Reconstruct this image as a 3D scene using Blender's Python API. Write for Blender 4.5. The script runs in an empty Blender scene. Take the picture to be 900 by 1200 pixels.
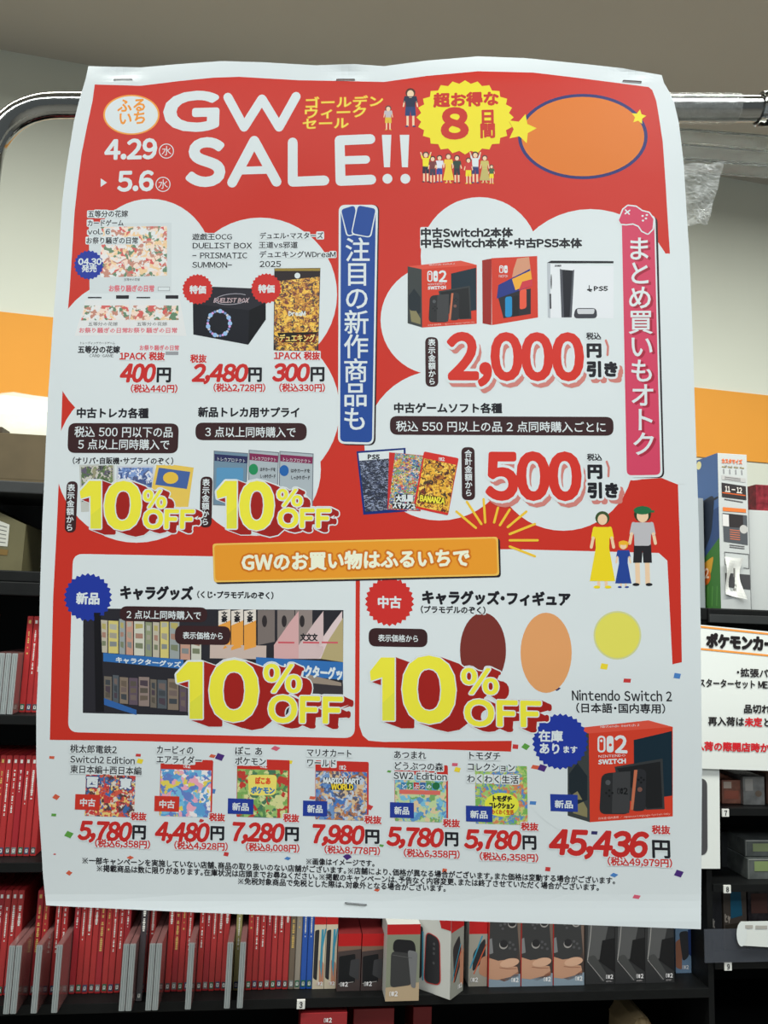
import bpy, bmesh, math, random
import numpy as np
from mathutils import Vector, Matrix
from mathutils.geometry import tessellate_polygon, delaunay_2d_cdt
random.seed(7)
SC = bpy.context.scene
COL = SC.collection
R = math.radians

# ------------------------------------------------------------------ camera
EYE = Vector((0, 0, 1.45))
F = 900.0                                    # focal length in pixels of the 900x1200 frame
PITCH, ROLL = R(7.6), R(2.0)
fwd = Vector((0, math.cos(PITCH), math.sin(PITCH)))
rt0 = Vector((1, 0, 0)); up0 = rt0.cross(fwd)
rt = rt0 * math.cos(ROLL) + up0 * math.sin(ROLL)
up = up0 * math.cos(ROLL) - rt0 * math.sin(ROLL)
cd = bpy.data.cameras.new('camera'); cam = bpy.data.objects.new('camera', cd); COL.objects.link(cam)
cam.matrix_world = Matrix(((rt.x, up.x, -fwd.x, EYE.x), (rt.y, up.y, -fwd.y, EYE.y), (rt.z, up.z, -fwd.z, EYE.z), (0, 0, 0, 1)))
cd.sensor_fit = 'VERTICAL'; cd.sensor_height = 24; cd.lens = F * 24 / 1200; cd.clip_start = 0.02
SC.camera = cam

# ------------------------------------------------------------------ view, world, lamps
vs = SC.view_settings
vs.view_transform = 'Standard'; vs.look = 'None'; vs.gamma = 1; vs.use_curve_mapping = False; vs.exposure = 0.22
w = bpy.data.worlds.new('room_air'); SC.world = w; w.use_nodes = True
w.node_tree.nodes['Background'].inputs[0].default_value = (.80, .90, .92, 1)
w.node_tree.nodes['Background'].inputs[1].default_value = 0.17
def area(name, loc, sx, sy, power, col=(1, .97, .92), rot=(0, 0, 0)):
    l = bpy.data.lights.new(name, 'AREA'); l.shape = 'RECTANGLE'; l.size = sx; l.size_y = sy; l.energy = power; l.color = col
    o = bpy.data.objects.new(name, l); COL.objects.link(o); o.location = loc; o.rotation_euler = rot
    return o
area('ceiling_lamp', (-0.3, -1.0, 2.72), 2.6, .4, 40, (.93, 1, 1))
area('ceiling_lamp', (0.27, .83, 2.72), 4.2, .12, 62, (.98, 1, .90), (0, 0, math.atan(.22)))
area('ceiling_lamp', (0.7, -0.35, 2.74), .5, .5, 12, (.95, 1, 1))

# ------------------------------------------------------------------ helpers
def ray(px, py):
    return fwd + rt * ((px - 450) / F) + up * ((600 - py) / F)
def s2l(c):
    return tuple(((v / 255) / 12.92 if v / 255 <= .04045 else ((v / 255 + .055) / 1.055) ** 2.4) for v in c)
MATS = {}
def mat(name, col, rough=.5, metal=0, spec=.4, noise=0, nscale=60, trans=0, bump=0, emit=0, alpha=1, ior=1.45, ramp=None, bscale=None):
    """Principled material; noise varies the colour a little, bump gives fine relief."""
    if name in MATS: return MATS[name]
    m = bpy.data.materials.new(name); m.use_nodes = True
    nt = m.node_tree; b = nt.nodes['Principled BSDF']
    c = s2l(col) if max(col) > 1.0 else col
    b.inputs['Base Color'].default_value = (*c, 1)
    b.inputs['Roughness'].default_value = rough; b.inputs['Metallic'].default_value = metal
    b.inputs['Specular IOR Level'].default_value = spec; b.inputs['IOR'].default_value = ior
    b.inputs['Transmission Weight'].default_value = trans; b.inputs['Alpha'].default_value = alpha
    if emit: b.inputs['Emission Color'].default_value = (*c, 1); b.inputs['Emission Strength'].default_value = emit
    if noise or bump or ramp:
        tc = nt.nodes.new('ShaderNodeTexCoord'); n = nt.nodes.new('ShaderNodeTexNoise')
        n.inputs['Scale'].default_value = nscale; n.inputs['Detail'].default_value = 5
        nt.links.new(tc.outputs['Object'], n.inputs['Vector'])
        if noise:
            mr = nt.nodes.new('ShaderNodeMapRange'); mr.inputs['To Min'].default_value = 1 - noise; mr.inputs['To Max'].default_value = 1 + noise
            mr.inputs['From Min'].default_value = .3; mr.inputs['From Max'].default_value = .7
            mx = nt.nodes.new('ShaderNodeVectorMath'); mx.operation = 'SCALE'; mx.inputs[0].default_value = c
            nt.links.new(n.outputs[0], mr.inputs[0]); nt.links.new(mr.outputs[0], mx.inputs['Scale']); nt.links.new(mx.outputs[0], b.inputs['Base Color'])
        if bump:
            n2 = n
            if bscale:
                n2 = nt.nodes.new('ShaderNodeTexNoise'); n2.inputs['Scale'].default_value = bscale; n2.inputs['Detail'].default_value = 3
                nt.links.new(tc.outputs['Object'], n2.inputs['Vector'])
            bp = nt.nodes.new('ShaderNodeBump'); bp.inputs['Strength'].default_value = bump; bp.inputs['Distance'].default_value = .002
            nt.links.new(n2.outputs[0], bp.inputs['Height']); nt.links.new(bp.outputs[0], b.inputs['Normal'])
    MATS[name] = m
    return m
WHITE = s2l((214, 226, 228)); PAP = (.78, .82, .83)
def ink(col, rough=.42):
    """Printed ink: its reflectance is what the photo shows next to the white of the paper."""
    name = 'ink_%02x%02x%02x' % tuple(col)
    l = s2l(col)
    return mat(name, tuple(min(.95, l[i] / WHITE[i] * PAP[i]) * .9999 for i in range(3)), rough=rough, spec=.22, bump=.55, bscale=9)
def collage(name, cols, scale=400, stretch=(1, 1, 1), rough=.4):
    """Small cover picture: irregular patches of flat colour, no motif."""
    if name in MATS: return MATS[name]
    m = bpy.data.materials.new(name); m.use_nodes = True
    nt = m.node_tree; b = nt.nodes['Principled BSDF']; b.inputs['Roughness'].default_value = rough
    tc = nt.nodes.new('ShaderNodeTexCoord'); mp = nt.nodes.new('ShaderNodeMapping'); mp.inputs['Scale'].default_value = stretch
    v = nt.nodes.new('ShaderNodeTexVoronoi'); v.inputs['Scale'].default_value = scale
    n = nt.nodes.new('ShaderNodeTexNoise'); n.inputs['Scale'].default_value = scale * .6; n.inputs['Detail'].default_value = 4
    mx = nt.nodes.new('ShaderNodeMix'); mx.data_type = 'VECTOR'; mx.inputs[0].default_value = .012
    sp = nt.nodes.new('ShaderNodeSeparateColor'); cr = nt.nodes.new('ShaderNodeValToRGB'); cr.color_ramp.interpolation = 'CONSTANT'
    L = nt.links.new
    L(tc.outputs['Object'], mp.inputs[0]); L(mp.outputs[0], n.inputs['Vector']); L(mp.outputs[0], mx.inputs[4]); L(n.outputs['Color'], mx.inputs[5])
    L(mx.outputs[1], v.inputs['Vector']); L(v.outputs['Color'], sp.inputs[0]); L(sp.outputs[0], cr.inputs[0]); L(cr.outputs[0], b.inputs['Base Color'])
    e = cr.color_ramp.elements
    while len(e) < len(cols): e.new(0.5)
    for i, c in enumerate(cols):
        e[i].position = i / len(cols) * .9 + .03 * (i > 0); l = s2l(c); e[i].color = (*[l[k] / WHITE[k] * PAP[k] for k in range(3)], 1)
    MATS[name] = m
    return m

def empty(name, loc, label=None, cat=None, group=None, rz=0):
    o = bpy.data.objects.new(name, None); COL.objects.link(o); o.location = loc; o.rotation_euler = (0, 0, rz); o.empty_display_size = .05
    return tag(o, label, cat, group)
def tag(o, label=None, cat=None, group=None, kind=None):
    for k, v in (('label', label), ('category', cat), ('group', group), ('kind', kind)):
        if v: o[k] = v
    return o
def link_mesh(name, verts, faces, mats, mi=None, parent=None, smooth=False, origin=None):
    me = bpy.data.meshes.new(name); me.from_pydata([tuple(v) for v in verts], [], faces)
    for m in (mats if isinstance(mats, (list, tuple)) else [mats]): me.materials.append(m)
    if mi: me.polygons.foreach_set('material_index', mi)
    if smooth: me.polygons.foreach_set('use_smooth', [True] * len(faces))
    me.update()
    o = bpy.data.objects.new(name, me); COL.objects.link(o)
    if parent: o.parent = parent
    if origin: o.location = origin
    return o
def box_vf(x0, x1, y0, y1, z0, z1):
    v = [(x, y, z) for x in (x0, x1) for y in (y0, y1) for z in (z0, z1)]
    f = [(0, 1, 3, 2), (4, 6, 7, 5), (0, 4, 5, 1), (2, 3, 7, 6), (0, 2, 6, 4), (1, 5, 7, 3)]
    return v, f
def boxes(name, lst, m, parent=None, loc=(0, 0, 0), rz=0, bevel=0):
    bm = bmesh.new()
    for b in lst:
        v, f = box_vf(*b); vs_ = [bm.verts.new(p) for p in v]
        for q in f: bm.faces.new([vs_[i] for i in q])
    if bevel: bmesh.ops.bevel(bm, geom=list(bm.edges), offset=bevel, segments=2, affect='EDGES', profile=.6)
    me = bpy.data.meshes.new(name); bm.to_mesh(me); bm.free(); me.materials.append(m)
    o = bpy.data.objects.new(name, me); COL.objects.link(o); o.location = loc; o.rotation_euler = (0, 0, rz)
    if parent: o.parent = parent
    return o
def tube_vf(path, r, n=20, closed=False):
    vs_, fs = [], []
    path = [Vector(p) for p in path]; ref = Vector((0, 1, 0))
    for i, p in enumerate(path):
        d = (path[min(i + 1, len(path) - 1)] - path[max(i - 1, 0)]).normalized()
        a = d.cross(ref).normalized(); b = d.cross(a)
        rr = r[i] if isinstance(r, (list, tuple)) else r
        for k in range(n):
            t = 2 * math.pi * k / n; vs_.append(p + a * math.cos(t) * rr + b * math.sin(t) * rr)
    for i in range(len(path) - 1):
        for k in range(n):
            fs.append((i * n + k, i * n + (k + 1) % n, (i + 1) * n + (k + 1) % n, (i + 1) * n + k))
    fs.append(tuple(range(n))); fs.append(tuple(range((len(path) - 1) * n, len(path) * n))[::-1])
    return vs_, fs

# ------------------------------------------------------------------ print engine: flat ink shapes laid on a paper surface
GL = {}
def glyph(ch, res):
    k = (ch, res)
    if k in GL: return GL[k]
    if ch == '※':                                     # reference mark: a saltire and four dots
        V, Fc = [], []
        for q in (((.12, .02), (.19, -.05), (.91, .67), (.84, .74)), ((.84, -.05), (.91, .02), (.19, .74), (.12, .67)), ((.45, .6), (.57, .6), (.57, .72), (.45, .72)), ((.45, -.02), (.57, -.02), (.57, .1), (.45, .1)), ((.14, .29), (.26, .29), (.26, .41), (.14, .41)), ((.76, .29), (.88, .29), (.88, .41), (.76, .41))):
            n = len(V); V += list(q); Fc.append((n, n + 1, n + 2, n + 3))
        GL[k] = (V, Fc, []); return GL[k]
    c = bpy.data.curves.new('letter', 'FONT'); c.body = ch; c.resolution_u = res
    o = bpy.data.objects.new('letter', c); COL.objects.link(o); bpy.context.view_layer.update()
    me = bpy.data.meshes.new_from_object(o.evaluated_get(bpy.context.evaluated_depsgraph_get()))
    vs_ = [(v.co.x, v.co.y) for v in me.vertices]; fs = [tuple(p.vertices) for p in me.polygons]
    bpy.data.objects.remove(o); bpy.data.curves.remove(c); bpy.data.meshes.remove(me)
    cnt = {}
    key = [(round(a, 4), round(b, 4)) for a, b in vs_]
    for f in fs:
        for i in range(len(f)):
            a, b = f[i], f[(i + 1) % len(f)]
            kk = tuple(sorted((key[a], key[b])))
            if kk in cnt: cnt[kk] = None
            else: cnt[kk] = (a, b)
    ed = [e for e in cnt.values() if e]
    GL[k] = (vs_, fs, ed)
    return GL[k]
def fw(ch):
    o = ord(ch)
    return chr(o + 0xFEE0) if 33 <= o <= 126 else ch
def layout(s, track=0.06):
    """-> [(char, x offset)], total width, in em"""
    out, x = [], 0.0
    for ch in s:
        if ch == ' ': x += .32; continue
        o = ord(ch); f = fw(ch)
        if o < 128 or ch in '・、。':
            g = glyph(f, 2)[0]; x0 = min(v[0] for v in g); x1 = max(v[0] for v in g)
            pad = .09 if ch in '・' else 0
            out.append((f, x - x0 + track * .7 + pad)); x += (x1 - x0) + track * 1.4 + 2 * pad + (.12 if ch in '。、' else 0)
        else:
            out.append((f, x)); x += 1.0
    return out, x

class Print:
    def __init__(s, proj, root, eps=.0001, slope=lambda x, y: 0, lean=lambda x, y: 0, step=0):
        s.step = step; s.seq = {}; s.proj, s.root, s.eps, s.slope, s.lean = proj, root, eps, slope, lean
        s.parts = {}
    def _union(s, V, T):
        """one flat sheet out of overlapping pieces, so that no two faces coincide"""
        if len(T) < 2: return V, T
        U, ix, E, TR = [], {}, {}, []
        for q in V:
            k = (round(q[0], 3), round(q[1], 3))
            if k not in ix: ix[k] = len(U); U.append(Vector(k))
        mp = [ix[(round(q[0], 3), round(q[1], 3))] for q in V]
        for t in T:
            g = [mp[i] for i in t]
            if len(set(g)) < len(g): continue
            for i in range(len(g)):
                a, b = g[i], g[(i + 1) % len(g)]; k = (a, b) if a < b else (b, a); E[k] = E.get(k, 0) + 1
            for i in range(1, len(g) - 1): TR.append((g[0], g[i], g[i + 1]))
        if not TR: return V, T
        r = delaunay_2d_cdt(U, [k for k, c in E.items() if c != 2], [], 0, 1e-4)
        P_ = np.array([(v.x, v.y) for v in U]); A = P_[np.array(TR)]
        W = np.array([(v.x, v.y) for v in r[0]]); Fc = np.array([f for f in r[2] if len(f) == 3])
        if not len(Fc): return V, T
        C = W[Fc].mean(1)
        e1, e2 = A[:, 1] - A[:, 0], A[:, 2] - A[:, 0]; det = e1[:, 0] * e2[:, 1] - e1[:, 1] * e2[:, 0]
        ok = np.abs(det) > 1e-7; A, e1, e2, det = A[ok], e1[ok], e2[ok], det[ok]
        keep = np.zeros(len(C), bool)
        for i in range(0, len(C), 2000):
            d = C[i:i + 2000, None] - A[None, :, 0]
            u = (d[..., 0] * e2[:, 1] - d[..., 1] * e2[:, 0]) / det; v = (e1[:, 0] * d[..., 1] - e1[:, 1] * d[..., 0]) / det
            keep[i:i + 2000] = ((u > -1e-6) & (v > -1e-6) & (u + v < 1 + 1e-6)).any(1)
        return [tuple(w) for w in W.tolist()], [tuple(f) for f in Fc[keep].tolist()]
    def shapes(s, part, col, lst, layer):
        """several outlines of one ink merged into one print"""
        V, T = [], []
        for pts in lst:
            n = len(V); V += pts
            T += [tuple(i + n for i in t) for t in tessellate_polygon([[Vector((x, y, 0)) for x, y in pts]])]
        V, T = s._union(V, T)
        s._add(part, ink(col) if isinstance(col, tuple) else col, V, T, layer)
    def _add(s, part, m, pts, tris, layer, cut=True):
        q_ = s.seq.get((part, m.name, layer), 0); s.seq[part, m.name, layer] = q_ + 1; layer += .13 * (q_ % 6)
        p = s.parts.setdefault(part, {'v': [], 'f': [], 'mi': [], 'mats': []})
        if m not in p['mats']: p['mats'].append(m)
        k = p['mats'].index(m); n = len(p['v'])
        xs = [q[0] for q in pts]; ys = [q[1] for q in pts]
        big = cut and s.step and max(max(xs) - min(xs), max(ys) - min(ys)) > 2 * s.step
        if big:
            bm = bmesh.new(); vv = [bm.verts.new((q[0], q[1], 0)) for q in pts]
            for t in tris:
                try: bm.faces.new([vv[i] for i in t])
                except ValueError: pass
            for ax in (0, 1):
                lo, hi = (min(xs), max(xs)) if ax == 0 else (min(ys), max(ys))
                g = math.ceil(lo / s.step) * s.step
                while g < hi:
                    co = [0, 0, 0]; no = [0, 0, 0]; co[ax] = g; no[ax] = 1
                    bmesh.ops.bisect_plane(bm, geom=bm.verts[:] + bm.edges[:] + bm.faces[:], dist=1e-5, plane_co=co, plane_no=no)
                    g += s.step if not (ax == 1 and g < 104) else s.step / 3
            bm.verts.index_update(); pts = [(v.co.x, v.co.y) for v in bm.verts]; tris = [tuple(v.index for v in f.verts) for f in bm.faces]; bm.free()
        use = {}
        for t in tris:
            for i in t:
                if i not in use: use[i] = len(use); q = pts[i]; p['v'].append(s.proj(q[0], q[1], (layer + 3) * s.eps))
        for t in tris:
            a = 0
            for i in range(len(t)):
                x1, y1 = pts[t[i]][:2]; x2, y2 = pts[t[(i + 1) % len(t)]][:2]; a += x1 * y2 - x2 * y1
            if abs(a) < 1e-7: continue
            t = [use[i] + n for i in t]
            if a > 0: t = t[::-1]        # pixel y runs down: keep the printed side towards the viewer
            p['f'].append(tuple(t)); p['mi'].append(k)
    def poly(s, part, col, pts, layer=2):
        m = ink(col) if isinstance(col, tuple) else col
        tr = tessellate_polygon([[Vector((x, y, 0)) for x, y in pts]])
        s._add(part, m, pts, [tuple(t) for t in tr], layer)
    def ell(s, part, col, cx, cy, rx, ry=None, layer=2, n=None, rot=0):
        ry = ry or rx; n = n or (48 if rx > 14 else 16)
        c, d = math.cos(rot), math.sin(rot)
        s.poly(part, col, [(cx + rx * math.cos(a) * c - ry * math.sin(a) * d, cy + rx * math.cos(a) * d + ry * math.sin(a) * c) for a in [2 * math.pi * i / n for i in range(n)]], layer)
    def star(s, part, col, cx, cy, r, n=5, inner=.5, layer=2, ry=None, rot=-math.pi / 2):
        ry = ry or r; pts = []
        for i in range(2 * n):
            q = 1 if i % 2 == 0 else inner; a = rot + math.pi * i / n
            pts.append((cx + r * q * math.cos(a), cy + ry * q * math.sin(a)))
        s.poly(part, col, pts, layer)
    def quad(s, part, col, q, layer=2, rad=0, grow=0):
        """rounded quad from 4 corners (tl, tr, br, bl)"""
        cx = sum(p[0] for p in q) / 4; cy = sum(p[1] for p in q) / 4
        if grow:
            nq = []
            for x, y in q: nq.append((x + math.copysign(grow, x - cx), y + math.copysign(grow, y - cy)))
            q = nq
        if not rad: return s.poly(part, col, q, layer)
        pts = []
        for i in range(4):
            p = Vector(q[i]); a = (Vector(q[i - 1]) - p); b = (Vector(q[(i + 1) % 4]) - p)
            r = min(rad, a.length / 2, b.length / 2); a.normalize(); b.normalize()
            p0, p1 = p + a * r, p + b * r
            nk = 2 if rad < 2 else 6
            for k in range(nk + 1):
                t = k / nk; c = p0 * (1 - t) ** 2 + p * 2 * t * (1 - t) * 1.0 + p1 * t * t
                pts.append((c.x, c.y))
        s.poly(part, col, pts, layer)
    def rect(s, part, col, x0, y0, x1, y1, layer=2, rad=0, grow=0):
        """upright rectangle following the local slope of the print"""
        sl = s.slope((x0 + x1) / 2, (y0 + y1) / 2) * (x1 - x0); le = s.lean((x0 + x1) / 2, 0) * (y1 - y0)
        s.quad(part, col, [(x0 - le / 2, y0 - sl / 2), (x1 - le / 2, y0 + sl / 2), (x1 + le / 2, y1 + sl / 2), (x0 + le / 2, y1 - sl / 2)], layer, rad, grow)
    def line(s, part, col, pts, wd, layer=2):
        """stroke of constant width with round joints"""
        m = ink(col) if isinstance(col, tuple) else col
        V, T = [], []
        s._stroke(V, T, pts, [(i, i + 1) for i in range(len(pts) - 1)], wd / 2, True)
        V, T = s._union(V, T)
        s._add(part, m, V, T, layer)
    def _stroke(s, V, T, pts, edges, r, joints):
        """a band of half width r along the edges; smooth bends are mitred, sharp ones get a round joint"""
        key = [(round(p[0], 3), round(p[1], 3)) for p in pts]; nb = {}
        for a, b in edges:
            if key[a] != key[b]: nb.setdefault(key[a], []).append(key[b]); nb.setdefault(key[b], []).append(key[a])
        sharp = set()
        def corner(a, b):
            """unit offset at a for the edge a-b"""
            A, B = key[a], key[b]; dx, dy = B[0] - A[0], B[1] - A[1]; L = math.hypot(dx, dy); dx /= L; dy /= L
            n = nb[A]
            if len(n) == 2 and n[0] != n[1]:
                O = n[0] if n[1] == B else n[1]; ox, oy = A[0] - O[0], A[1] - O[1]; M = math.hypot(ox, oy); ox /= M; oy /= M
                c = ox * dx + oy * dy
                if c > (.82 if r > 2 else .6) and min(L, M) > .15 * r:
                    mx, my = -(oy + dy), ox + dx; q = mx * mx + my * my
                    return mx * 2 / q, my * 2 / q, 0
            if joints: sharp.add(A)
            return -dy, dx, 1
        for a, b in edges:
            if key[a] == key[b]: continue
            x1, y1 = key[a]; x2, y2 = key[b]; L = math.hypot(x2 - x1, y2 - y1); ux, uy = (x2 - x1) / L, (y2 - y1) / L
            ax, ay, f1 = corner(a, b); bx, by, f2 = corner(b, a); bx, by = -bx, -by
            e = 0 if joints else .6 * r; e1, e2 = e * f1, e * f2
            n = len(V); V += [(x1 + ax * r - ux * e1, y1 + ay * r - uy * e1), (x2 + bx * r + ux * e2, y2 + by * r + uy * e2), (x2 - bx * r + ux * e2, y2 - by * r + uy * e2), (x1 - ax * r - ux * e1, y1 - ay * r - uy * e1)]
            T += [(n, n + 1, n + 2), (n, n + 2, n + 3)]
        k = 6 if r < 1.2 else (8 if r < 3 else 12)
        for x, y in sharp:
            n = len(V)
            V += [(x + r * math.cos(2 * math.pi * i / k), y + r * math.sin(2 * math.pi * i / k)) for i in range(k)]
            T.append(tuple(range(n, n + k)))
    def _sweep(s, V, T, vec):
        """the area a shape covers when it slides along vec"""
        cnt = {}
        for t in T:
            for i in range(len(t)):
                e = (t[i], t[(i + 1) % len(t)])
                if e[::-1] in cnt: cnt[e[::-1]] = 0
                else: cnt[e] = 1
        W, Q = list(V) + [(x + vec[0], y + vec[1]) for x, y in V], list(T) + [tuple(i + len(V) for i in t) for t in T]
        n = len(V)
        for (a, b), c in cnt.items():
            if c: Q.append((a, b, b + n, a + n))
        return s._union(W, Q)
    def text(s, part, col, txt, x0, x1, yb, h, bold=0, halo=None, hr=1.4, layer=5, ital=0, slope=None, lean=None, block=None, vertical=False, track=.06, chars=None, fixw=False):
        """txt fitted between x0 and x1 on the baseline that starts at yb; h = em height in px; bold = stroke in px"""
        m = ink(col) if isinstance(col, tuple) else col
        res = 4 if h > 30 else (3 if h > 22 else (2 if h > 7.5 else 1))
        lay, W = layout(txt, track)
        sx = (x1 - x0) / W if x1 else h
        sl = s.slope((x0 + (x1 or x0)) / 2, yb) if slope is None else slope
        le = s.lean((x0 + (x1 or x0)) / 2, yb) if lean is None else lean
        jobs = []
        for i, (ch, ox) in enumerate(lay):
            vs_, fs, ed = glyph(ch, res)
            if vertical:      # one glyph below another; x0 = centre of the column, yb = top, h = pitch, x1 unused
                sz = vertical; cx = x0 + le * i * h
                pts = [(cx + (v[0] - .5) * sz, yb + h * (i + .5) + (.36 - v[1]) * sz + sl * (v[0] - .5) * sz) for v in vs_]
            else:
                pts = []
                for v in vs_:
                    X = (v[0] + ox) * sx; Y = v[1] * h
                    pts.append((x0 + X + Y * ital - Y * le, yb - Y + X * sl))
            jobs.append((pts, fs, ed))
        def put(colr, r, lyr, sweep=None):
            mm = ink(colr) if isinstance(colr, tuple) else colr
            light = not isinstance(colr, tuple) or sum(colr) > 200
            V, T, k = [], [], 0
            for pts, fs, ed in jobs:
                V2, T2 = list(pts), list(fs)
                if r: s._stroke(V2, T2, pts, ed, r, r > .45)
                if r and (light or sweep): V2, T2 = s._union(V2, T2)
                if sweep: V2, T2 = s._sweep(V2, T2, sweep)
                s._add(part, mm, V2, T2, lyr + .05 * (k % 3), h >= 15); k += 1
        if block:              # solid drop block: colour, (dx, dy), steps, halo colour, growth
            bc, vec, n, oc, orr = block
            if oc: put(oc, bold + orr + 1.4, layer - 3, vec)
            put(bc, bold + orr, layer - 2, vec)
        if halo and h < 12:
            for i, (pts, fs, ed) in enumerate(jobs):
                ax, bx, ay, by = min(q[0] for q in pts) - hr, max(q[0] for q in pts) + hr, min(q[1] for q in pts) - hr, max(q[1] for q in pts) + hr
                s.quad(part, halo, [(ax, ay), (bx, ay), (bx, by), (ax, by)], layer - 1 + .05 * (i % 3), hr * 1.3)
        elif halo: put(halo, bold + hr, layer - 1)
        put(m, bold, layer)
    def build(s, labels={}):
        done = {}
        for part, p in sorted(s.parts.items(), key=lambda t: t[0].count('/')):
            segs = part.split('/'); par = done.get(segs[0], s.root) if len(segs) > 1 else s.root
            inv = s.root.matrix_world.inverted()
            nm = segs[-1].split('#')[0]
            o = link_mesh(nm, [inv @ v for v in p['v']], p['f'], p['mats'], p['mi'], par)
            done[part] = o
            if part in labels: o['label'] = labels[part]
        return done

# ------------------------------------------------------------------ planes measured from the photograph
class Plane:
    """vertical plane family; s runs along it, d away from the viewer, z up"""
    def __init__(s, depth, slope):
        s.psi = math.atan(slope); s.sd = Vector((math.cos(s.psi), math.sin(s.psi), 0)); s.n = Vector((-math.sin(s.psi), math.cos(s.psi), 0)); s.K = depth * math.cos(s.psi)
    def at(s, px, py, d=0):
        r = ray(px, py); p = r * ((s.K + d) / r.dot(s.n)); return p.dot(s.sd), p.z + EYE.z
    def loc(s, a, d, z): return s.sd * a + s.n * (s.K + d) + Vector((0, 0, z))
WALL = Plane(2.0, .22); SH = Plane(1.48, .12)
ZC = WALL.at(0, 58)[1]
for o in COL.objects:
    if o.type == 'LIGHT': o.location.z = min(o.location.z, ZC - .03)

# ------------------------------------------------------------------ the room
wallm = mat('wall_paint', (.74, .76, .68), rough=.8, noise=.02, nscale=4, bump=.05)
ceilm = mat('ceiling_paint', (.56, .52, .47), rough=.85, noise=.02, nscale=3)
def struct(name, lst, m, pl=None, bevel=0):
    o = boxes(name, lst, m, bevel=bevel)
    if pl: o.location = pl.loc(0, 0, 0); o.rotation_euler = (0, 0, pl.psi)
    o['kind'] = 'structure'; return o
struct('wall_back', [(-3.4, 3.6, 0, .12, 0, ZC)], wallm, WALL)
struct('ceiling', [(-3.6, 3.8, -2.6, 3.4, ZC, ZC + .1)], ceilm)
struct('floor', [(-3.6, 3.8, -2.6, 3.4, -.1, 0)], mat('floor_vinyl', (.30, .29, .27), rough=.4, noise=.06, nscale=8))
b_t = (WALL.at(0, 364)[1] + WALL.at(815, 456)[1]) / 2; b_b = (WALL.at(0, 461)[1] + WALL.at(817, 538)[1]) / 2
struct('trim_1', [(-3.4, 3.6, -.004, 0, b_b, b_t)], mat('orange_band', (.86, .36, .045), rough=.6, noise=.02, nscale=5), WALL)
struct('baseboard_back', [(-3.4, 3.6, -.012, 0, 0, .08)], mat('baseboard_grey', (.2, .2, .2), rough=.5), WALL)


# ------------------------------------------------------------------ the poster sheet (A2, half a metre from the eye)
def lerp_tab(tab, v):
    if v <= tab[0][0]: return tab[0][1]
    for (a, p), (b, q) in zip(tab, tab[1:]):
        if v <= b: return p + (q - p) * (v - a) / (b - a)
    return tab[-1][1]
def sm(t): t = max(0, min(1, t)); return t * t * (3 - 2 * t)
STAPLES = [(144, 93), (405, 93), (741, 95)]
def relief(x, y):
    """departure of the sheet from a plane, metres towards the viewer"""
    d = 0.0
    d += .004 * math.exp(-((y - 135) / 110.0) ** 2)                       # bulges over the rail
    if y < 98: d -= .0022 * ((98 - y) / 30) ** 2 * (1 + .7 * math.sin(x / 70.0))   # falls back above the rail
    if x < 460: d += .005 * math.sin((y - 150) / 300.0) * math.exp(-((x - 60) / 150.0) ** 2)
    d -= .011 * sm((y - 760) / 350)                                       # foot of the sheet hangs back
    d += .0045 * sm((y - 1048) / 40) * (1 - .6 * sm((x - 60) / 500))       # and its edge curls up
    d += .0035 * math.sin(x / 120.0 + y / 260.0)
    if y < 500: d += .0007 * math.exp(-(((x - 300) + .55 * (y - 215)) / 44.0) ** 2) * math.exp(-((y - 200) / 90.0) ** 2)   # soft crease under the heading
    d += .0007 * math.exp(-(((x - 255) - .35 * (y - 850)) / 60.0) ** 2)
    if y < 140:
      for a, b in STAPLES: d -= .0034 * sm((98 - y) / 14) * math.exp(-((x - a) / 19.0) ** 2 - ((y - b + 6) / 11.0) ** 2)
    return d
def poster_pt(px, py, lift=0.0):
    r = ray(px, py)
    t = 0.507 / (r.y + 0.02 * r.x)
    return EYE + r * (t - relief(px, py) - lift)
SL = [(100, -.028), (215, -.02), (290, 0.0), (480, .004), (640, .006), (700, .014), (860, .027), (1000, .034), (1090, .039)]
LE = [(80, -.045), (260, -.02), (430, 0), (760, .03)]
pl = (lambda x, y: lerp_tab(SL, y)); ll = (lambda x, y: lerp_tab(LE, x))
poster = empty('poster', poster_pt(417, 1080), 'large red and white sale poster stapled over the chrome rail', 'poster')
bpy.context.view_layer.update()
P = Print(poster_pt, poster, .00002, pl, ll, 12)
RED = (198, 52, 40); WH = (214, 226, 228); BLK = (44, 36, 40); BRN = (58, 36, 38); YEL = (250, 222, 48); NAVY = (36, 58, 158)
DRED = (160, 38, 36); TXT = (34, 34, 40); BLUE = (38, 76, 152)

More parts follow.
